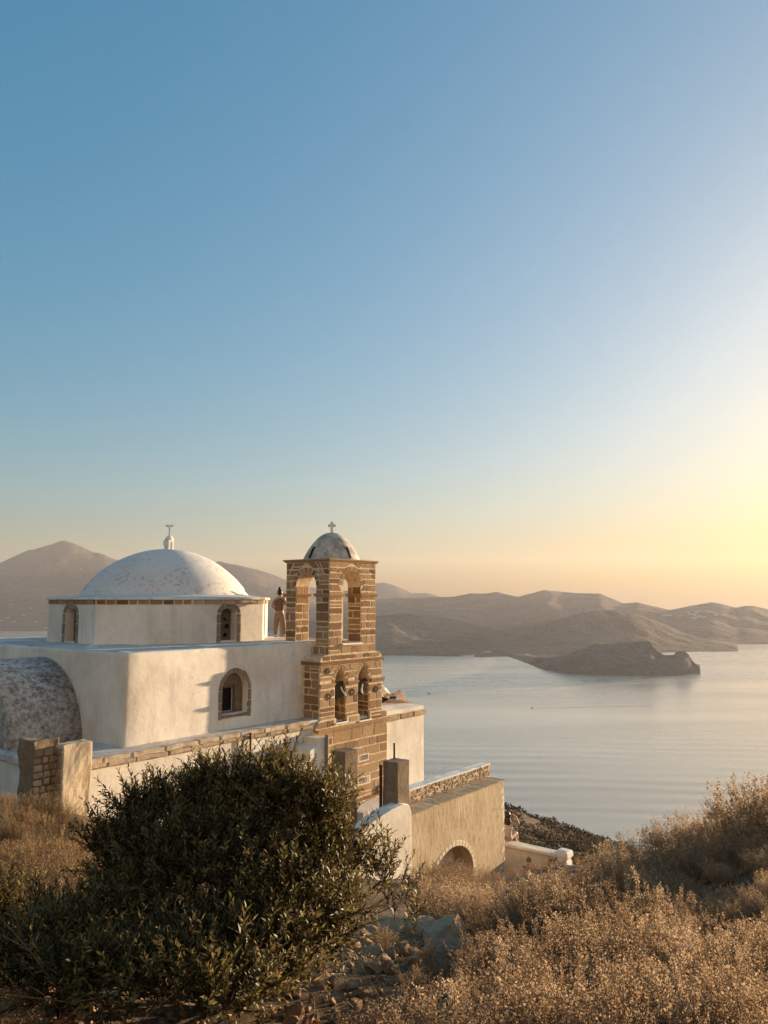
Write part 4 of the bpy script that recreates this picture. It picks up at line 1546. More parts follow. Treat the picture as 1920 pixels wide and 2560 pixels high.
cloth('sleeveless_top', J_, ['waist', 'chest', 'shL', 'shR'], [('low', 'waist'), ('waist', 'chest'), ('chest', 'shL'), ('chest', 'shR')], 0.022, M['c_brown'], r_, dict(low=((0, 0, 0.99), (0.135, 0.11))))
cloth('trousers', J_, [], [('p0', 'p1'), ('p1', 'g1'), ('p1', 'g2'), ('g1', 'k1'), ('k1', 'e1'), ('g2', 'k2'), ('k2', 'e2')], 0.03, M['c_taupe'], r_,
      dict(p0=((0, 0, 1.02), (0.125, 0.105)), p1=((0, 0, 0.92), (0.15, 0.125)), g1=((-0.085, 0.01, 0.74), 0.098), g2=((0.09, 0.01, 0.74), 0.098), k1=((-0.11, 0.02, 0.49), 0.088), e1=((-0.12, -0.01, 0.10), 0.085), k2=((0.14, 0.02, 0.49), 0.088), e2=((0.185, -0.01, 0.10), 0.085)))
head_bits(r_, o_, J_, (0.35, 0.93, 0), bun=True)
ph = empty('phone', r_.matrix_world @ Vector((0, 0, 0)))
bpy.data.objects.remove(ph)
pm = r_.matrix_basis.copy()
ph = box('phone', -0.036, 0.036, -0.005, 0.005, -0.075, 0.075, M['c_black'], None, 0.004, 1)
ph.location = Vector((ft.x + 0.02, ft.y, -1.345)) + Vector((0.125, 0.262, 1.50))
tag(ph, 'small dark phone held up by the woman with the bun', 'phone')

# companion half hidden by the tower
pos2 = dict(pos)
pos2.update(crown=(0.0, 0.03, 1.66), head=(0, 0.05, 1.58), elR=(0.25, 0.0, 1.12), wrR=(0.22, 0.12, 0.93), haR=(0.21, 0.15, 0.86), elL=(-0.26, 0.0, 1.12), wrL=(-0.24, 0.12, 0.92), haL=(-0.23, 0.15, 0.85),
            knR=(0.11, 0.02, 0.49), anR=(0.12, -0.02, 0.09), toeR=(0.13, 0.11, 0.03))
f2 = onz(733, 1594, -1.345)
r2_, o2_, J2_ = body('person', pos2, 'person in dark maroon clothes on the roof half hidden behind the tower pier', (f2.x, f2.y + 0.2, -1.345), R(8))
cloth('shirt', J2_, ['pelvis', 'waist', 'chest', 'shL', 'shR', 'elL', 'elR'], [('pelvis', 'waist'), ('waist', 'chest'), ('chest', 'shL'), ('chest', 'shR'), ('shL', 'elL'), ('shR', 'elR')], 0.02, M['c_maroon'], r2_)
cloth('trousers', J2_, ['knL', 'knR', 'anL', 'anR'], [('p0', 'p1'), ('p1', 'g1'), ('p1', 'g2'), ('g1', 'knL'), ('knL', 'anL'), ('g2', 'knR'), ('knR', 'anR')], 0.022, M['c_maroon'], r2_,
      dict(p0=((0, 0, 1.02), (0.125, 0.105)), p1=((0, 0, 0.92), (0.15, 0.125)), g1=((-0.085, 0.01, 0.74), 0.098), g2=((0.09, 0.01, 0.74), 0.098)))
head_bits(r2_, o2_, J2_, (0.0, 1.0, 0))

# two people resting on the terrace roof beyond the tower: x to the right, z up, feet to the right
ROOF = -3.985
pA = dict(pelvis=(0.0, 0, 0.13), waist=(-0.10, 0, 0.25), chest=(-0.24, 0, 0.44), neck=(-0.33, 0, 0.60), head=(-0.36, 0, 0.72), crown=(-0.37, 0, 0.80),
          shL=(-0.26, 0.17, 0.52), elL=(-0.36, 0.22, 0.27), wrL=(-0.42, 0.2, 0.06), haL=(-0.46, 0.2, 0.035),
          shR=(-0.26, -0.17, 0.52), elR=(-0.12, -0.24, 0.34), wrR=(0.10, -0.2, 0.30), haR=(0.17, -0.18, 0.30),
          hipL=(0.03, 0.10, 0.12), knL=(0.40, 0.14, 0.46), anL=(0.62, 0.14, 0.07), toeL=(0.74, 0.14, 0.03),
          hipR=(0.03, -0.09, 0.12), knR=(0.36, -0.10, 0.44), anR=(0.56, -0.10, 0.07), toeR=(0.68, -0.10, 0.03))
fA = onz(974, 1757, ROOF)
rA, oA, JA = body('person', pA, 'person in white shirt and black shorts leaning back with knees up on the terrace roof', (fA.x, fA.y, ROOF), R(-6))
cloth('shirt', JA, ['waist', 'chest', 'shL', 'shR', 'elL', 'elR'], [('low', 'waist'), ('waist', 'chest'), ('chest', 'shL'), ('chest', 'shR'), ('shL', 'elL'), ('shR', 'elR')], 0.035, M['c_white'], rA, dict(low=((-0.05, 0, 0.19), (0.15, 0.13))))
cloth('shorts', JA, [], [('w0', 'p'), ('p', 'k1'), ('p', 'k2'), ('k1', 'm1'), ('k2', 'm2')], 0.022, M['c_black'], rA, dict(p=((0.02, 0, 0.13), (0.16, 0.13)), w0=((-0.07, 0, 0.20), (0.15, 0.12)), k1=((0.13, 0.115, 0.21), 0.115), k2=((0.13, -0.1, 0.21), 0.115), m1=((0.25, 0.13, 0.32), 0.10), m2=((0.23, -0.1, 0.31), 0.10)))
head_bits(rA, oA, JA, (1, 0, 0.1))
pB = dict(pelvis=(0.0, 0, 0.115), waist=(-0.14, 0, 0.14), chest=(-0.33, 0, 0.21), neck=(-0.48, 0, 0.30), head=(-0.57, 0, 0.37), crown=(-0.62, 0, 0.42),
          shL=(-0.37, 0.17, 0.25), elL=(-0.42, 0.24, 0.05), wrL=(-0.22, 0.26, 0.035), haL=(-0.15, 0.26, 0.035),
          shR=(-0.37, -0.17, 0.25), elR=(-0.30, -0.25, 0.05), wrR=(-0.08, -0.22, 0.16), haR=(-0.02, -0.20, 0.18),
          hipL=(0.06, 0.09, 0.115), knL=(0.46, 0.12, 0.13), anL=(0.86, 0.12, 0.05), toeL=(0.92, 0.12, 0.15),
          hipR=(0.06, -0.09, 0.115), knR=(0.44, -0.12, 0.20), anR=(0.84, -0.10, 0.05), toeR=(0.90, -0.10, 0.15))
fB = onz(970, 1763, ROOF)
rB, oB, JB = body('person', pB, 'person in dark top and beige shorts lying with legs stretched out on the terrace roof', (fB.x + 0.02, fB.y - 0.15, ROOF), R(-4))
cloth('top', JB, ['waist', 'chest', 'shL', 'shR'], [('low', 'waist'), ('waist', 'chest'), ('chest', 'shL'), ('chest', 'shR')], 0.035, M['c_black'], rB, dict(low=((-0.06, 0, 0.125), (0.15, 0.12))))
cloth('shorts', JB, [], [('w0', 'p'), ('p', 'g1'), ('p', 'g2'), ('g1', 'k1'), ('g2', 'k2')], 0.02, M['c_beige'], rB, dict(w0=((-0.09, 0, 0.125), (0.145, 0.115)), p=((0.0, 0, 0.118), (0.165, 0.125)), g1=((0.16, 0.1, 0.125), 0.115), g2=((0.16, -0.1, 0.14), 0.115), k1=((0.37, 0.115, 0.13), 0.10), k2=((0.35, -0.11, 0.18), 0.10)))
head_bits(rB, oB, JB, (0.75, 0, 0.66))

# woman sitting on the low wall, striped top, one arm raised to her hair
pS = dict(pelvis=(0, 0, 0.12), waist=(0, -0.01, 0.28), chest=(0.0, 0.0, 0.48), neck=(0.01, 0.02, 0.65), head=(0.02, 0.05, 0.76), crown=(0.02, 0.045, 0.835),
          shL=(-0.16, 0, 0.56), elL=(-0.20, 0.14, 0.34), wrL=(-0.10, 0.30, 0.25), haL=(-0.06, 0.36, 0.24),
          shR=(0.16, 0.02, 0.56), elR=(0.36, 0.14, 0.52), wrR=(0.27, 0.12, 0.74), haR=(0.19, 0.10, 0.80),
          hipL=(-0.09, 0.03, 0.10), knL=(-0.03, 0.42, 0.13), anL=(0.0, 0.46, -0.28), toeL=(0.0, 0.58, -0.34),
          hipR=(0.09, 0.03, 0.10), knR=(0.24, 0.38, 0.20), anR=(0.26, 0.44, -0.22), toeR=(0.27, 0.56, -0.28))
seat = wab(4.16, -4.02, -7.70)
rS, oS, JS = body('person', pS, 'long-haired woman in a striped top sitting on the low wall facing the sea', tuple(seat), R(-18))
cloth('striped_top', JS, ['pelvis', 'waist', 'chest', 'shL', 'shR'], [('pelvis', 'waist'), ('waist', 'chest'), ('chest', 'shL'), ('chest', 'shR')], 0.016, M['c_stripe'], rS)
cloth('shorts', JS, [], [('w0', 'p'), ('p', 'k1'), ('p', 'k2')], 0.022, M['c_white'], rS, dict(w0=((0, 0, 0.2), (0.135, 0.11)), p=((0, 0.01, 0.11), (0.165, 0.125)), k1=((-0.06, 0.2, 0.115), 0.09), k2=((0.15, 0.19, 0.15), 0.09)))
head_bits(rS, oS, JS, (0.1, 1, 0.0), hair_long=1.0)

# ------------------------------------------------------------------ far away: houses, mast, boats
RF = random.Random(3)


def drop(name, u, v):
    r = ray(u, v).normalized()
    hit = BVH[name].ray_cast(Vector((0, 0, 0)), r, 20000)
    return hit[0]


def house(p, w, d, h, rz, label, group, gable=False):
    root = empty('house', p - Vector((0, 0, 1.0)), rz)
    tag(root, label, 'house', group)
    box('wall', -w / 2, w / 2, -d / 2, d / 2, 0, h + 1, M['white'], root)
    if gable:
        prism('roof', [(-d / 2 - 0.3, h + 1), (d / 2 + 0.3, h + 1), (0, h + 2.6)], 'x', -w / 2 - 0.3, w / 2 + 0.3, M['tile'], root)
    else:
        box('roof', -w / 2 - 0.2, w / 2 + 0.2, -d / 2 - 0.2, d / 2 + 0.2, h + 1.0, h + 1.4, M['white'], root)
    for k in range(2):
        box('window', -w / 4 + k * w / 2 - 0.6, -w / 4 + k * w / 2 + 0.6, -d / 2 - 0.06, -d / 2 - 0.01, 2.4, 3.8, M['dark'], root)
    return root


left_spots = [(4, 1552), (36, 1555), (26, 1512), (110, 1491), (203, 1424), (118, 1571), (124, 1572), (78, 1521), (60, 1538), (20, 1545), (90, 1556)]
for i, (u, v) in enumerate(left_spots):
    p = drop('mountain', u, v)
    if p:
        big = (u, v) in ((118, 1571), (124, 1572))
        house(p, 16 if not big else 34, 10, 6, RF.uniform(-0.5, 0.5), 'tiny white house scattered on the slopes under the pointed mountain', 'houses under the mountain', i % 3 == 0)
right_spots = [(1660, 1540), (1672, 1540), (1700, 1541), (1720, 1533), (1727, 1537), (1735, 1546), (1738, 1538), (1742, 1531), (1768, 1530), (1775, 1532), (1760, 1545), (1790, 1538), (1750, 1543)]
for i, (u, v) in enumerate(right_spots):
    p = drop('far_hills', u, v)
    if p:
        house(p, 22, 12, 7, RF.uniform(-0.4, 0.4), 'tiny white house of the hill village above the headland', 'hill village houses', i % 4 == 0)
for (u, v) in ((1216, 1633), (1224, 1633), (1318, 1640)):
    p = drop('low_hill', u, v - 2)
    if p:
        house(p, 14, 9, 4, 0.1, 'tiny white boathouse on the shore left of the headland', 'boathouses on the shore')
pk_ = drop('mountain', 162, 1353)
if pk_:
    mast = empty('radio_mast', pk_ - Vector((0, 0, 6)))
    tag(mast, 'thin radio mast on the pointed mountain top', 'mast')
    tube('pole', [(0, 0, 0), (0, 0, 32)], [1.6, 0.7], M['concrete'], mast)
    box('cross_arm', -3, 3, -0.3, 0.3, 20, 20.8, M['concrete'], mast)


def boat(u, v, L, label, rz):
    p = onz(u, v, SEA)
    root = empty('boat', p, rz)
    tag(root, label, 'boat', 'boats in the bay')
    V, F = [], []
    n = 9
    for i in range(n):
        t = i / (n - 1)
        x = (t - 0.5) * L
        w_ = L * 0.16 * math.sin(math.pi * (0.12 + 0.86 * (1 - t)) ** 0.8) if t < 1 else 0.02
        top = L * (0.09 + 0.06 * t ** 2)
        V += [(x, -w_, top), (x, -w_ * 0.6, -0.3), (x, w_ * 0.6, -0.3), (x, w_, top)]
    for i in range(n - 1):
        for k in range(3):
            F.append((i * 4 + k, (i + 1) * 4 + k, (i + 1) * 4 + k + 1, i * 4 + k + 1))
        F.append((i * 4 + 3, (i + 1) * 4 + 3, (i + 1) * 4, i * 4))
    F.append((0, 1, 2, 3))
    mesh('hull', V, F, M['white'], root)
    box('cabin', -L * 0.2, L * 0.12, -L * 0.09, L * 0.09, L * 0.1, L * 0.26, M['wood'], root)
    tube('mast', [(0, 0, L * 0.2), (0, 0, L * 0.5)], 0.12, M['wood'], root)
    return root


boat(1072, 1734, 8.0, 'small dark motor boat nearer the chapel terrace', R(15))
boat(1330, 1770, 5.0, 'tiny motor boat trailing a long wake', R(176))
wk = [onz(1333, 1770.5, SEA + 0.06), onz(1420, 1769, SEA + 0.06), onz(1530, 1766.5, SEA + 0.06), onz(1640, 1764.5, SEA + 0.06)]
V, F = [], []
for i, p in enumerate(wk):
    w_ = (0.8, 1.6, 2.0, 1.6)[i]
    V += [p + Vector((0, -w_, 0)), p + Vector((0, w_, 0))]
for i in range(3):
    F.append((2 * i, 2 * i + 2, 2 * i + 3, 2 * i + 1))
M['foam'] = m_plain('wake_foam', (0.34, 0.32, 0.30), 0.6, 0.3)
tag(mesh('wake', V, F, M['foam']), 'pale wake line behind the tiny motor boat', 'wake', kind='stuff')

# ------------------------------------------------------------------ vegetation
M['leaf'] = m_leaf('olive_leaf', [(0.022, 0.017, 0.006), (0.072, 0.055, 0.019), (0.18, 0.136, 0.046), (0.30, 0.22, 0.085)], 0.42, 0.5, 0.25)  # darkest stops put the shrub's inner shade into the leaf colour
M['bark'] = m_plain('shrub_bark', (0.085, 0.060, 0.042), 0.9, 0.1, 0.3, 30)
M['dead_twig'] = m_plain('dead_twig', (0.26, 0.19, 0.13), 0.85, 0.15, 0.25, 20)
M['straw_tip'] = m_leaf('dry_seed_head', [(0.15, 0.093, 0.056), (0.30, 0.20, 0.122), (0.46, 0.33, 0.212), (0.61, 0.465, 0.315)], 0.42, 0.85, 0.15)
M['brush'] = m_leaf('brown_brush', [(0.22, 0.155, 0.098), (0.42, 0.30, 0.19), (0.56, 0.41, 0.265), (0.66, 0.50, 0.34)], 0.5, 0.85, 0.15)
M['grass'] = m_leaf('golden_grass', [(0.11, 0.070, 0.036), (0.21, 0.14, 0.072), (0.33, 0.23, 0.125)], 0.3, 0.8, 0.2)
M['dead_leaf'] = m_leaf('dead_leaf', [(0.16, 0.07, 0.025), (0.27, 0.13, 0.05), (0.36, 0.21, 0.09)], 0.3, 0.7, 0.2)


class Leaves:
    """collects quads and tubes as arrays"""
    def __init__(s):
        s.V, s.F, s.T, s.n = [], [], [], 0

    def quads(s, Q, tint):
        """Q (n,4,3)"""
        n = len(Q)
        s.V.append(Q.reshape(-1, 3))
        s.F.append(np.arange(s.n, s.n + n * 4).reshape(n, 4))
        s.T.append(np.broadcast_to(tint, (n,)))
        s.n += n * 4

    def build(s, name, mat, parent=None):
        V, F, T = np.concatenate(s.V), np.concatenate(s.F), np.concatenate(s.T)
        o = npmesh(name, V, F, mat, parent)
        at_ = o.data.attributes.new('tint', 'FLOAT', 'FACE')
        at_.data.foreach_set('value', T.astype(np.float32))
        return o


def unit(v):
    return v / np.maximum(np.linalg.norm(v, axis=-1, keepdims=True), 1e-9)


def leaf_quads(base, d, side, L, W, fold=0.25):
    """one folded lance-shaped leaf per row"""
    nrm = np.cross(d, side)
    mid = base + d * (L * 0.5)[:, None]
    lft = mid + side * (W / 2)[:, None] + nrm * (W * fold)[:, None]
    rgt = mid - side * (W / 2)[:, None] + nrm * (W * fold)[:, None]
    tip = base + d * L[:, None] - nrm * (L * 0.06)[:, None]
    return np.stack([base, rgt, tip, lft], 1)


def ribbon(p, w):
    """crossed thin ribbons through the points p (k,3); returns quads"""
    out = []
    d = unit(np.gradient(p, axis=0))
    for ax in (np.array([1, 0.3, 0.1]), np.array([-0.2, 1, 0.15])):
        s_ = unit(np.cross(d, ax)) * (np.asarray(w)[:, None] / 2 if np.ndim(w) else w / 2)
        a, b = p - s_, p + s_
        out.append(np.stack([a[:-1], b[:-1], b[1:], a[1:]], 1))
    return np.concatenate(out)


def rotz_to(d):
    """rotation matrices taking +z to the directions d (n,3) with a random spin"""
    n = len(d)
    z = unit(d)
    r = unit(RNG.normal(size=(n, 3)))
    x = unit(np.cross(r, z))
    y = np.cross(z, x)
    return np.stack([x, y, z], -1)


# leafy shoots of the evergreen shrub
def shoot_variant(k):
    L = RNG.uniform(0.16, 0.30)
    n = int(L * 82)
    t = np.linspace(0.12, 1.0, n)
    bend = RNG.normal(size=2) * 0.05
    pts = np.stack([bend[0] * t ** 2, bend[1] * t ** 2, t * L], -1)
    phi = np.arange(n) * 2.4 + RNG.normal(size=n) * 0.3
    el = np.radians(RNG.uniform(32, 66, n))
    d = np.stack([np.cos(phi) * np.cos(el), np.sin(phi) * np.cos(el), np.sin(el)], -1)
    sd = np.stack([-np.sin(phi), np.cos(phi), phi * 0], -1)
    ln = RNG.uniform(0.036, 0.060, n) * (1.1 - 0.35 * t)
    q = leaf_quads(pts, unit(d), sd, ln, ln * RNG.uniform(0.24, 0.34, n))
    tint = np.clip(0.30 + 0.42 * t ** 2 + RNG.normal(size=n) * 0.14, 0, 1)  # low tints towards the shoot's foot take the painted shade
    stem = ribbon(np.stack([bend[0] * np.linspace(0, 1, 4) ** 2, bend[1] * np.linspace(0, 1, 4) ** 2, np.linspace(0, 1, 4) * L], -1), 0.0035)
    return np.concatenate([q, stem]), np.concatenate([tint, np.full(len(stem), 0.05)])


SHOOTS = [shoot_variant(k) for k in range(14)]


def grow_shrub(name, lobes, count, label, cat, spikes=(), leaf_mat=None, group=None):
    cs, rs = [], []
    for (u, v, Y, rx, rz_) in lobes:
        c = at(u, v, Y)
        cs.append(np.array(c))
        rs.append(np.array([rx, rx * 0.85, rz_]) * Y / 1942)
    cs, rs = np.array(cs), np.array(rs)
    base = np.array([cs[:, 0].mean(), cs[:, 1].mean() + 0.2, 0])
    base[2] = gz(base[0], base[1]) - 0.05
    root = empty(name, tuple(base))
    tag(root, label, cat, group)
    wgt = rs[:, 0] * rs[:, 2]
    L = Leaves()
    pts, dirs = [], []
    for c, r, w in zip(cs, np.maximum(rs - 0.13, rs * 0.45), wgt / wgt.sum()):
        n = int(count * w)
        o = unit(RNG.normal(size=(n, 3)))
        o[:, 2] = np.where(o[:, 2] < -0.55, -o[:, 2], o[:, 2])
        rad = 1.0 - np.abs(RNG.normal(size=n)) * 0.22
        rad = np.clip(rad, 0.35, 1.0) + 0.34 * fbm(o[:, 0] * 2.2 + c[0] * 5, o[:, 2] * 2.2 + o[:, 1] * 1.5, 3)
        pts.append(c + o * r * rad[:, None])
        dirs.append(unit(o * 0.75 + np.array([0.05, 0, 0.75]) + RNG.normal(size=(n, 3)) * 0.30))
    for (u, v, Y) in spikes:
        p = np.array(at(u, v, Y))
        for k in range(5):
            pts.append((p + np.array([0, 0, -0.09]) + np.array([RNG.normal() * 0.03, RNG.normal() * 0.05, -0.09 * k]))[None])
            dirs.append(unit(np.array([[RNG.normal() * 0.25 + 0.1, RNG.normal() * 0.2, 1.0]])))
    pts, dirs = np.concatenate(pts), np.concatenate(dirs)
    g = ground_z(pts[:, 0], pts[:, 1])
    ok = pts[:, 2] > g + 0.02
    pts, dirs = pts[ok], dirs[ok]
    Rm = rotz_to(dirs)
    var = RNG.integers(0, len(SHOOTS), len(pts))
    sc = RNG.uniform(0.7, 1.2, len(pts))
    br = RNG.normal(size=len(pts)) * 0.10
    for k, (q, t) in enumerate(SHOOTS):
        sel = np.where(var == k)[0]
        if not len(sel):
            continue
        Q = np.einsum('nij,mkj->nmki', Rm[sel], q) * sc[sel][:, None, None, None] + (pts[sel] - base)[:, None, None, :]
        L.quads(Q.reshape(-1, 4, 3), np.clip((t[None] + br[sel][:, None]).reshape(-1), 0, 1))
    L.build('foliage', leaf_mat or M['leaf'], root)
    # branches
    B = Leaves()
    pick = RNG.choice(len(pts), min(len(pts), 170), replace=False)
    for i, c in enumerate(cs):
        mid = (c - base) * np.array([0.55, 0.55, 0.5])
        p = np.stack([RNG.normal(size=3) * 0.05 * np.array([1, 1, 0]), mid * 0.5 + RNG.normal(size=3) * 0.04, mid, c - base])
        B.quads(ribbon(p, np.array([0.055, 0.04, 0.028, 0.012])), 0.0)
    for j in pick:
        i = np.argmin(((cs - pts[j]) ** 2).sum(1))
        a = (cs[i] - base) * np.array([0.6, 0.6, 0.55])
        e = pts[j] - base
        p = np.stack([a, a * 0.45 + e * 0.55 + RNG.normal(size=3) * 0.05, e])
        B.quads(ribbon(p, np.array([0.016, 0.010, 0.004])), 0.0)
    B.build('branches', M['bark'], root)
    T = Leaves()                                        # bare dead twigs poking through the leaves
    for j in RNG.choice(len(pts), max(8, len(pts) // 60), replace=False):
        i = np.argmin(((cs - pts[j]) ** 2).sum(1))
        e = pts[j] - base
        d = unit((pts[j] - cs[i])[None])[0] * 0.8 + np.array([0.05, -0.1, 0.55]) + RNG.normal(size=3) * 0.25
        ln = RNG.uniform(0.18, 0.42)
        P = np.stack([e - d * 0.2, e + d * ln * 0.4 + RNG.normal(size=3) * 0.015, e + d * ln])
        T.quads(ribbon(P, np.array([0.007, 0.005, 0.002])), 0.6)
        for k in range(3):
            d2 = d + RNG.normal(size=3) * 0.5
            T.quads(ribbon(np.stack([P[1], P[1] + d2 * ln * 0.25, P[1] + d2 * ln * 0.42 + RNG.normal(size=3) * 0.02]), np.array([0.004, 0.003, 0.0015])), 0.6)
    tag(T.build('dead_twigs', M['dead_twig'], root), kind='stuff')
    return root


LOBES = [(600, 2025, 5.6, 165, 105), (735, 2060, 5.4, 130, 120), (430, 2080, 5.6, 140, 105), (320, 2180, 5.3, 100, 105), (520, 2230, 5.0, 220, 170),
         (845, 2165, 5.3, 95, 75), (955, 2200, 5.4, 48, 26), (190, 2400, 4.4, 120, 80), (350, 2470, 4.05, 180, 70), (640, 2430, 4.3, 160, 75), (560, 2500, 3.85, 150, 50), (690, 1960, 5.6, 60, 55), (505, 1985, 5.6, 55, 45), (345, 2045, 5.5, 60, 50), (262, 2130, 5.3, 45, 50), (800, 2030, 5.3, 55, 45), (720, 2290, 4.8, 190, 120), (280, 2330, 4.7, 140, 105), (520, 2400, 4.5, 230, 110), (820, 2360, 4.8, 80, 50), (640, 2150, 5.5, 200, 130)]
SPK = [(700, 1862, 5.6), (640, 1925, 5.6), (760, 1915, 5.4), (495, 1935, 5.6), (465, 1945, 5.6), (350, 1965, 5.6), (372, 1975, 5.5), (560, 1900, 5.6), (595, 1905, 5.7), (820, 1985, 5.3), (870, 2050, 5.2),
       (955, 2085, 5.3), (990, 2130, 5.3), (1015, 2160, 5.4), (1030, 2185, 5.4), (285, 2020, 5.4), (250, 2080, 5.3), (235, 2140, 5.3), (925, 2075, 5.3), (530, 1918, 5.6), (680, 1905, 5.5), (790, 1945, 5.4), (415, 1960, 5.5)]
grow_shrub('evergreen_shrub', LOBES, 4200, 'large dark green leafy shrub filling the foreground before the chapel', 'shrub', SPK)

grow_shrub('low_shrub', [(120, 2370, 4.9, 120, 85), (60, 2450, 4.4, 120, 75), (170, 2480, 4.0, 120, 60), (20, 2340, 5.2, 90, 80)], 620, 'low dark shrub spreading in the shade at the bottom left corner', 'shrub')


# dry brush: each bush is a spray of thin stems carrying small crumpled seed heads or twigs
def brush_mesh(name, mat, n_st, height, spread, heads, hsize, head_from, tint0, twig, stem_w, knob=0.0):
    L = Leaves()
    for s_ in range(n_st):
        az, rad = RNG.uniform(0, 2 * math.pi), RNG.uniform(0, 1) ** 0.6
        lean = spread * rad
        H = height * RNG.uniform(0.6, 1.0) * (1 - 0.25 * rad)
        t = np.linspace(0, 1, 6)
        out = np.array([math.cos(az), math.sin(az)])
        wob = RNG.normal(size=(6, 2)) * 0.012
        b0 = out * rad * 0.12 + RNG.normal(size=2) * 0.03
        xy = b0 + out * (lean * t ** 1.25)[:, None] * H + wob
        P = np.concatenate([xy, (t * H)[:, None]], 1)
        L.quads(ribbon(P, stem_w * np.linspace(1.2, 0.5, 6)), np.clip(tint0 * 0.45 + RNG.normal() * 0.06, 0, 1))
        # side twigs
        segs = [P]
        for k in range(twig):
            a = RNG.uniform(0.3, 0.92)
            p0 = np.array([np.interp(a, t, P[:, i]) for i in range(3)])
            d = unit(np.array([RNG.normal(), RNG.normal(), 1.1 + abs(RNG.normal())]) + np.array([out[0], out[1], 0]) * 0.5)
            ln = RNG.uniform(0.08, 0.2) * height
            Q = np.stack([p0, p0 + d * ln * 0.5 + RNG.normal(size=3) * 0.008, p0 + d * ln])
            L.quads(ribbon(Q, stem_w * np.array([0.6, 0.5, 0.3])), np.clip(tint0 * 0.5 + RNG.normal() * 0.08, 0, 1))
            segs.append(Q)
        for j, S in enumerate(segs):
            nh = heads if j == 0 else max(3, heads // 3)
            lo = head_from if j == 0 else 0.15
            a = RNG.uniform(lo, 1.0, nh)
            tt = np.linspace(0, 1, len(S))
            c = np.stack([np.interp(a, tt, S[:, i]) for i in range(3)], 1) + RNG.normal(size=(nh, 3)) * hsize * 0.75
            d = unit(RNG.normal(size=(nh, 3)) + np.array([0, 0, 0.5]))
            sd = unit(np.cross(d, RNG.normal(size=(nh, 3))))
            ln = hsize * RNG.uniform(0.7, 1.5, nh)
            q = leaf_quads(c, d, sd, ln, ln * RNG.uniform(0.45, 0.9, nh), 0.4)
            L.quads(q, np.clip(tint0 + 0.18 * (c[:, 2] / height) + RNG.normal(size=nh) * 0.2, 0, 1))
        if knob and RNG.random() < 0.5:
            c = P[-1] + RNG.normal(size=(10, 3)) * np.array([0.007, 0.007, 0.022])
            d = unit(RNG.normal(size=(10, 3)))
            q = leaf_quads(c, d, unit(np.cross(d, RNG.normal(size=(10, 3)))), np.full(10, knob), np.full(10, knob * 0.8), 0.4)
            L.quads(q, np.clip(RNG.normal(size=10) * 0.1, 0, 1))
    o = L.build(name, mat)
    me = o.data
    bpy.data.objects.remove(o)
    return me


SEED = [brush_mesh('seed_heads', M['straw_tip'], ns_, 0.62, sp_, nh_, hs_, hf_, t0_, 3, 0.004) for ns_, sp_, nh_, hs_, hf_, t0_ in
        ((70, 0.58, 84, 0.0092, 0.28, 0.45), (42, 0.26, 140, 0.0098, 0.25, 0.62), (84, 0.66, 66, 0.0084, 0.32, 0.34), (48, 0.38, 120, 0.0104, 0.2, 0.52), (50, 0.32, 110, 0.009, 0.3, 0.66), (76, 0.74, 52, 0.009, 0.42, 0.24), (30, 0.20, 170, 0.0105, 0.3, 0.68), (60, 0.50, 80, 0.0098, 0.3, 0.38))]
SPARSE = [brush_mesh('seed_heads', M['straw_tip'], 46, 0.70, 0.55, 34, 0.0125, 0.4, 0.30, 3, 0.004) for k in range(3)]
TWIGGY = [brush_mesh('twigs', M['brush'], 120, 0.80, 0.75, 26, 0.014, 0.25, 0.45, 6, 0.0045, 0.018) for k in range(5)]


M['rust_brush'] = m_leaf('rust_brush', [(0.09, 0.060, 0.034), (0.19, 0.125, 0.070), (0.31, 0.205, 0.115), (0.42, 0.29, 0.165)], 0.4, 0.85, 0.15)
LEFTB = []
for me_ in SEED:
    m2_ = me_.copy()
    m2_.materials[0] = M['rust_brush']
    LEFTB.append(m2_)


def tuft_mesh(name, n, height, mat):
    L = Leaves()
    for k in range(n):
        az = RNG.uniform(0, 2 * math.pi)
        H = height * RNG.uniform(0.5, 1.0)
        lean = RNG.uniform(0.05, 0.75)
        t = np.linspace(0, 1, 5)
        o = np.array([math.cos(az), math.sin(az)])
        xy = RNG.normal(size=2) * 0.10 + o * (lean * t ** 2)[:, None] * H
        P = np.concatenate([xy, (H * (t - 0.25 * lean * t ** 2))[:, None]], 1)
        L.quads(ribbon(P, 0.006 * np.array([1, 0.9, 0.75, 0.5, 0.2]))[:4], np.clip(RNG.normal() * 0.2 + 0.5, 0, 1))
        if RNG.random() < 0.35:
            c = P[-1] + RNG.normal(size=(9, 3)) * np.array([0.006, 0.006, 0.03])
            d = unit(RNG.normal(size=(9, 3)) + np.array([0, 0, 1.5]))
            q = leaf_quads(c, d, unit(np.cross(d, RNG.normal(size=(9, 3)))), np.full(9, 0.02), np.full(9, 0.008), 0.3)
            L.quads(q, np.clip(RNG.normal(size=9) * 0.15 + 0.75, 0, 1))
    o = L.build(name, mat)
    me = o.data
    bpy.data.objects.remove(o)
    return me


TUFT = [tuft_mesh('blades', 130, 0.55, M['grass']) for k in range(4)]


def plant(name, me, u, vtop, Y, h0, label, cat, group, part, smin=0.35):
    p = at(u, vtop, Y)
    g = gz(p.x, p.y)
    s = max(smin, (p.z - g) / h0)
    root = empty(name, (p.x, p.y, g - 0.03), RNG.uniform(0, 6.28))
    tag(root, label, cat, group)
    o = bpy.data.objects.new(part, me)
    _link0(o, root)
    o.scale = (s * RNG.uniform(0.95, 1.25), s * RNG.uniform(0.95, 1.25), s * RNG.uniform(0.88, 1.16))
    return root


def pick(L):
    return L[RNG.integers(0, len(L))]


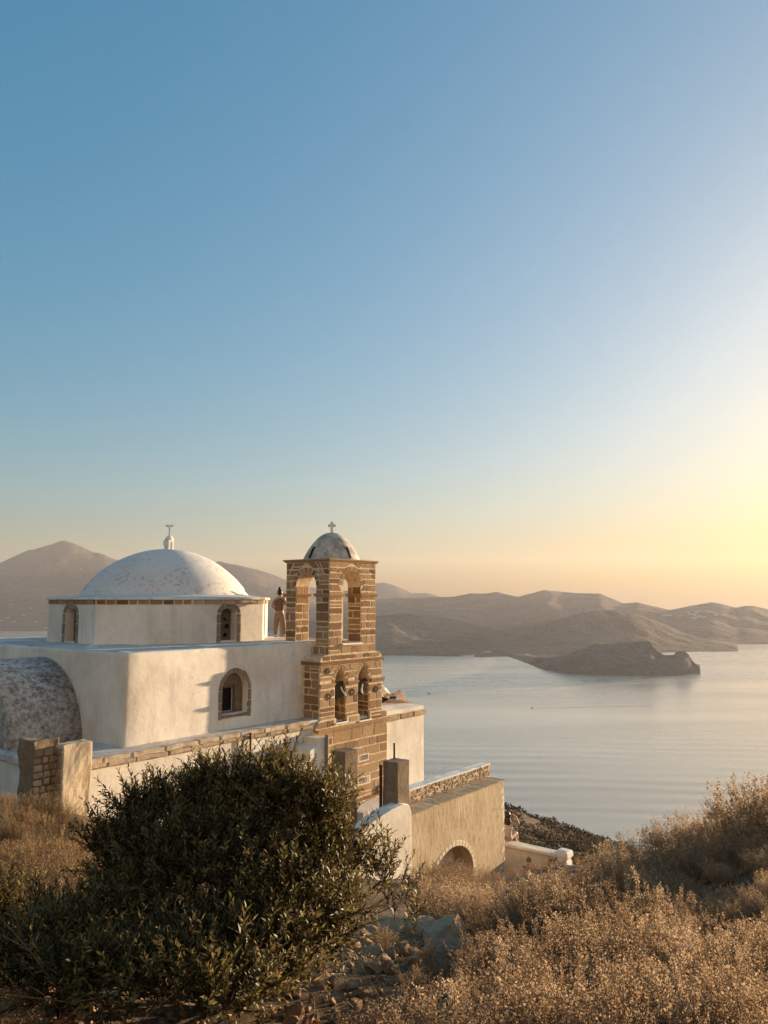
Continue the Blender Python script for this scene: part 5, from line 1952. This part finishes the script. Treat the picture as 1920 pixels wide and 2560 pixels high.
front = []
for Y, row in ((3.3, [(1120, 2500), (1200, 2470), (1300, 2440), (1400, 2430), (1490, 2410), (1580, 2410), (1680, 2400), (1770, 2410), (1860, 2400), (1950, 2390)]),
               (3.9, [(1150, 2410), (1235, 2395), (1330, 2370), (1430, 2365), (1520, 2355), (1620, 2350), (1710, 2350), (1800, 2340), (1900, 2330)]),
               (4.6, [(1215, 2370), (1300, 2335), (1380, 2310), (1460, 2305), (1540, 2290), (1620, 2300), (1700, 2290), (1790, 2300), (1880, 2285), (1960, 2280)]),
               (5.5, [(1240, 2300), (1320, 2260), (1420, 2235), (1500, 2240), (1580, 2230), (1660, 2240), (1760, 2280), (1850, 2255), (1940, 2245)]),
               (6.5, [(1240, 2225), (1310, 2195), (1390, 2180), (1470, 2165), (1540, 2160), (1610, 2185), (1690, 2215), (1800, 2255), (1900, 2235)]),
               (7.7, [(1260, 2190), (1330, 2170), (1400, 2160), (1480, 2150), (1560, 2150), (1630, 2175)])):
    for (u, v) in row:
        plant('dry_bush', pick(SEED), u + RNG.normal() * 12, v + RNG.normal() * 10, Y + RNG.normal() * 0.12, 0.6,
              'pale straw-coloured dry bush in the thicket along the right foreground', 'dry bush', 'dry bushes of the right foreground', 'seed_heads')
for (u, v, Y) in ((1575, 2095, 9.4), (1640, 2050, 9.6), (1700, 2020, 9.8), (1770, 2005, 10), (1840, 1990, 9.6), (1900, 1955, 9.2), (1965, 1945, 9.0), (1590, 2150, 8.6), (1660, 2110, 8.8), (1740, 2090, 8.9), (1820, 2070, 8.8), (1900, 2050, 8.6), (1720, 2180, 8.0), (1800, 2170, 8.0), (1890, 2140, 7.8)):
    plant('brown_bush', pick(TWIGGY), u, v, Y, 0.78, 'dark brown twiggy bush on the rise against the sea', 'brown bush', 'brown bushes on the rise', 'twigs')
for (u, v, Y) in ((1105, 2165, 9.5), (1150, 2180, 9.0), (1195, 2190, 8.6)):
    plant('brown_bush', pick(TWIGGY), u, v, Y, 0.78, 'dark twiggy bush beside the boulders under the ochre wall', 'brown bush', 'bushes beside the boulders', 'twigs')
for (u, v, Y) in ((1048, 2150, 17.5), (1100, 2148, 16.5), (1140, 2150, 16.2), (1180, 2155, 16), (1060, 2160, 16), (1215, 2165, 15.5), (1085, 2140, 17.5), (1120, 2135, 17.8), (1155, 2140, 18), (1195, 2150, 18.2), (1240, 2160, 17), (1020, 2185, 15.5), (1070, 2175, 14.5), (1120, 2165, 14), (1175, 2175, 13.5), (1230, 2170, 13)):
    plant('dry_weed', pick(SPARSE), u, v, Y, 0.68, 'thin dry weed before the arch of the ochre wall', 'weed', 'weeds in front of the arch', 'seed_heads')
for (u, v, Y) in ((1285, 2168, 17), (1325, 2165, 16.5), (1365, 2160, 16), (1405, 2165, 16), (1445, 2160, 15), (1485, 2150, 14), (1300, 2185, 12), (1370, 2175, 11.5), (1450, 2165, 11), (1520, 2155, 11)):
    plant('dry_weed', pick(SPARSE), u, v, Y, 0.68, 'thin dry weed below the low peeling wall', 'weed', 'weeds below the low wall', 'seed_heads')
for (u, v, Y) in ((10, 2030, 13), (45, 2015, 13.2), (85, 2010, 13.5), (125, 2012, 13.3), (165, 2020, 13.2), (205, 2025, 13), (235, 2060, 12.5), (25, 2070, 11.5), (75, 2060, 11.5), (130, 2060, 11.5), (185, 2070, 11.3), (220, 2100, 10.8),
                  (15, 2120, 10), (65, 2115, 10), (115, 2110, 10), (165, 2120, 9.8), (205, 2140, 9.5), (40, 2165, 9), (95, 2165, 8.8), (150, 2170, 8.6)):
    plant('dry_grass_tuft', pick(TUFT), u, v, Y, 0.5, 'golden dry grass tuft at the foot of the ruined pillars', 'grass tuft', 'grass tufts by the ruined pillars', 'blades', 0.8)
for (u, v, Y) in ((30, 2090, 10.8), (105, 2085, 10.6), (175, 2095, 10.3), (60, 2140, 9.2), (140, 2145, 9.0), (20, 2190, 8.2), (100, 2200, 7.8), (190, 2180, 8.2)):
    plant('dry_bush', pick(SPARSE), u, v, Y, 0.68, 'rusty dry bush among the grass near the ruined pillars', 'dry bush', 'dry bushes near the ruined pillars', 'seed_heads')
for (u, v, Y) in ((30, 2240, 6.6), (110, 2230, 6.4), (180, 2260, 6.0), (20, 2320, 5.2), (90, 2350, 5.0), (10, 2430, 4.2)):
    plant('brown_bush', pick(TWIGGY), u, v, Y, 0.78, 'dark twiggy bush at the left edge below the dry grass', 'brown bush', 'bushes at the left edge', 'twigs')
for (u, v, Y) in ((1060, 2330, 6.4), (1095, 2350, 5.8), (1040, 2400, 5.0), (1090, 2430, 4.4), (1010, 2480, 4.0), (930, 2480, 4.0), (1060, 2500, 3.6), (960, 2300, 7.0), (1170, 2320, 5.6)):
    plant('dry_weed', pick(SPARSE), u, v, Y, 0.68, 'sparse reddish dry weed among the rubble stones', 'weed', 'weeds among the rubble', 'seed_heads', 0.3)

for (u, v, Y) in ((10, 2000, 13.6), (60, 2025, 12.4), (110, 2030, 12.2), (160, 2035, 12.2), (215, 2050, 12), (35, 2050, 11.6), (90, 2080, 11), (150, 2080, 10.8), (200, 2090, 10.6), (15, 2095, 10.4), (60, 2120, 9.8), (120, 2125, 9.6), (180, 2130, 9.4), (225, 2120, 10), (30, 2150, 9.0), (90, 2160, 8.6), (150, 2165, 8.6), (20, 2210, 7.6), (75, 2220, 7.4), (135, 2215, 7.4)):
    plant('dry_bush', pick(LEFTB), u, v, Y, 0.6, 'rusty dry bush among the grass near the ruined pillars', 'dry bush', 'dry bushes near the ruined pillars', 'seed_heads', 0.7)
for (u, v, Y) in ((1700, 2225, 7.2), (1740, 2240, 6.9), (1820, 2235, 6.8), (1900, 2225, 6.7), (1660, 2205, 7.4), (1780, 2215, 7.2), (1860, 2205, 7.1), (1930, 2190, 7.0), (1650, 2170, 8.2), (1950, 2100, 8.0), (1560, 2120, 9.0)):
    plant('brown_bush', pick(TWIGGY), u, v, Y, 0.78, 'dark brown twiggy bush on the rise against the sea', 'brown bush', 'brown bushes on the rise', 'twigs')

# a few broad dead leaves on twigs at the very front
for i, (u, v, Y) in enumerate(((480, 2505, 3.7), (560, 2520, 3.6), (640, 2515, 3.7), (420, 2540, 3.4), (700, 2490, 3.9), (185, 2395, 4.1), (800, 2475, 4.0))):
    p = at(u, v, Y)
    g = gz(p.x, p.y)
    L = Leaves()
    for k in range(5):
        d = unit(np.array([[RNG.normal() * 0.5, RNG.normal() * 0.5, 1.0]]))[0]
        ln = RNG.uniform(0.12, 0.3)
        P = np.stack([np.zeros(3), d * ln * 0.5, d * ln])
        L.quads(ribbon(P, 0.005), 0.1)
        nl = 7
        a = RNG.uniform(0.25, 1, nl)
        c = P[2] * a[:, None]
        dd = unit(RNG.normal(size=(nl, 3)) + np.array([0, 0, -0.2]))
        ll = RNG.uniform(0.035, 0.06, nl)
        L.quads(leaf_quads(c, dd, unit(np.cross(dd, RNG.normal(size=(nl, 3)))), ll, ll * 0.7, 0.3), RNG.uniform(0, 1, nl))
    root = empty('dead_plant', (p.x, p.y, g))
    tag(root, 'withered plant with curled orange-brown leaves on the shaded bottom slope', 'plant', 'withered plants at the bottom')
    L.build('leaves', M['dead_leaf'], root)


# ------------------------------------------------------------------ stones
M['limestone'] = m_rock('field_stone', [(0.30, 0.195, 0.115), (0.44, 0.31, 0.195), (0.33, 0.195, 0.105), (0.50, 0.37, 0.245)], 9)


def rock_mesh(k):
    bm_ = bmesh.new()
    bmesh.ops.create_icosphere(bm_, subdivisions=3, radius=0.5)
    off = Vector((k * 3.7, k * 1.3, -k * 2.1))
    planes = [Vector(mnoise.random_unit_vector()) for _ in range(9)]
    cut = [random.uniform(0.24, 0.40) for _ in planes]
    for v in bm_.verts:
        for n_, c_ in zip(planes, cut):
            d = v.co.dot(n_) - c_
            if d > 0:
                v.co -= n_ * d * 0.92
        v.co *= 1 + 0.22 * mnoise.noise(v.co * 2.4 + off) + 0.12 * mnoise.noise(v.co * 5.5 + off) + 0.09 * mnoise.noise(v.co * 12 + off)
        v.co.z *= 0.72
    me = bpy.data.meshes.new('rock')
    bm_.to_mesh(me)
    bm_.free()
    me.polygons.foreach_set('use_smooth', [True] * len(me.polygons))
    me.set_sharp_from_angle(angle=R(24))
    me.materials.append(M['limestone'])
    return me


ROCKS = [rock_mesh(k) for k in range(10)]


def rock(u, v, Y, px, label, group=None, name='rock'):
    p = at(u, v, Y)
    w = px * Y / 1942
    o = bpy.data.objects.new(name, pick(ROCKS))
    _link0(o)
    o.location = (p.x, p.y, gz(p.x, p.y) + w * 0.16)
    o.scale = (w, w * RNG.uniform(0.8, 1.1), w * RNG.uniform(0.85, 1.15))
    o.rotation_euler = (RNG.uniform(-0.4, 0.4), RNG.uniform(-0.4, 0.4), RNG.uniform(0, 6.28))
    tag(o, label, 'rock', group)
    return o


rock(985, 2215, 9.0, 115, 'broad pale flat-topped boulder below the white stair wall', name='boulder')
rock(1045, 2195, 9.6, 75, 'upright wedge of rock behind the flat-topped boulder', name='boulder')
rock(1120, 2270, 7.6, 150, 'largest grey fissured boulder between the shrub and the straw bushes', name='boulder')
rock(1050, 2250, 8.4, 90, 'dark squarish boulder left of the largest grey boulder', name='boulder')
rock(1170, 2310, 6.8, 95, 'rounded grey boulder at the lower right of the largest grey boulder', name='boulder')
for i in range(80):
    Y = RNG.uniform(3.7, 9.0)
    u = 1030 - (Y < 6) * RNG.uniform(0, 260) + RNG.normal() * 90 - 40
    rock(u, 2300, Y, RNG.uniform(18, 64), 'weathered stone in the rubble slope between shrub and straw bushes', 'stones of the rubble slope')
for i in range(16):
    rock(RNG.uniform(-20, 330), 2400, RNG.uniform(3.3, 4.4), RNG.uniform(40, 110), 'dusky stone in the shade at the bottom left corner', 'stones in the shade')

# pebbles, fallen twigs and thin grass: uncountable ground cover
n = 2600
py_ = RNG.uniform(2.9, 10, n)
pu_ = RNG.uniform(-100, 1300, n)
px_ = (pu_ - 960) / 1942 * py_
pz_ = ground_z(px_, py_)
tet = np.array([[1, 0, -0.4], [-0.5, 0.87, -0.4], [-0.5, -0.87, -0.4], [0.1, 0.05, 0.7]])
s_ = RNG.uniform(0.008, 0.035, n)
Rm = rotz_to(RNG.normal(size=(n, 3)))
TV = np.einsum('nij,kj->nki', Rm, tet) * s_[:, None, None] + np.stack([px_, py_, pz_ + s_ * 0.2], -1)[:, None]
TF = (np.arange(n)[:, None, None] * 4 + np.array([[0, 1, 3], [1, 2, 3], [2, 0, 3], [0, 2, 1]])[None]).reshape(-1, 3)
peb = npmesh('gravel', TV.reshape(-1, 3), TF, M['limestone'])
tag(peb, 'loose gravel strewn over the slope', 'gravel', kind='stuff')
L = Leaves()
n = 5200
gy_ = RNG.uniform(2.9, 13, n)
gu_ = RNG.uniform(-120, 2050, n)
gx_ = (gu_ - 960) / 1942 * gy_
base = np.stack([gx_, gy_, ground_z(gx_, gy_) - 0.01], -1)
d = unit(RNG.normal(size=(n, 3)) * np.array([0.7, 0.7, 0.3]) + np.array([0, 0, 0.7]))
ln = RNG.uniform(0.05, 0.2, n)
sd = unit(np.cross(d, RNG.normal(size=(n, 3))))
L.quads(leaf_quads(base, d, sd, ln, np.full(n, 0.005), 0.2), np.clip(RNG.normal(size=n) * 0.25 + 0.45, 0, 1))
tag(L.build('dry_grass', M['grass']), 'thin dry grass blades growing over the stony slope', 'grass', kind='stuff')
# scrub on the far spur above the sea
n = 5200
fy = 42 * (168 / 42) ** RNG.uniform(0, 1, n)
fu = RNG.uniform(1150, 2000, n)
fx = (fu - 960) / 1942 * fy
fz = ground_z(fx, fy)
keep = fbm(fx * 0.09, fy * 0.09, 3) + RNG.normal(size=n) * 0.12 > -0.05
fx, fy, fz = fx[keep], fy[keep], fz[keep]
n = len(fx)
sz = RNG.uniform(0.25, 0.9, n) ** 1.3 * (0.55 + fy / 130)
L = Leaves()
m_ = 36
o = unit(RNG.normal(size=(n, m_, 3)))
o[..., 2] = np.abs(o[..., 2]) * 0.75
c = (np.stack([fx, fy, fz], -1)[:, None] + o * sz[:, None, None] * RNG.uniform(0.5, 1.0, (n, m_, 1))).reshape(-1, 3)
d = unit(o.reshape(-1, 3) + RNG.normal(size=(n * m_, 3)) * 0.6)
ln = np.repeat(sz, m_) * RNG.uniform(0.18, 0.40, n * m_)
tint = np.clip(np.repeat(RNG.uniform(0.0, 0.75, n), m_) + RNG.normal(size=n * m_) * 0.12, 0, 1)
L.quads(leaf_quads(c, d, unit(np.cross(d, RNG.normal(size=(n * m_, 3)))), ln, ln * 0.8, 0.3), tint)
M['scrub'] = m_leaf('low_scrub', [(0.045, 0.036, 0.020), (0.085, 0.065, 0.038), (0.16, 0.115, 0.07), (0.26, 0.19, 0.12)], 0.1, 0.9, 0.1)
tag(L.build('low_scrub', M['scrub']), 'low dark scrub covering the far spur above the sea', 'scrub', kind='stuff')


# ------------------------------------------------------------------ labels of small look-alike sets: say which one, by its place from the left
ORD = ['leftmost', 'second from the left', 'third from the left', 'fourth from the left', 'fifth from the left', 'sixth from the left', 'seventh from the left', 'eighth from the left',
       'ninth from the left', 'tenth from the left', 'eleventh from the left', 'twelfth from the left', 'thirteenth from the left', 'fourteenth from the left', 'fifteenth from the left', 'sixteenth from the left']
_same = {}
for o in list(COL.objects):
    if o.parent is None and 'label' in o and 'group' in o:
        _same.setdefault(o['label'], []).append(o)
for lab, L_ in _same.items():
    if 1 < len(L_) <= len(ORD):
        L_.sort(key=lambda o: o.location.x / max(1.0, o.location.y))
        for k, o in enumerate(L_):
            o['label'] = lab + ', ' + (ORD[k] if k < len(L_) - 1 or k > 3 else 'rightmost')
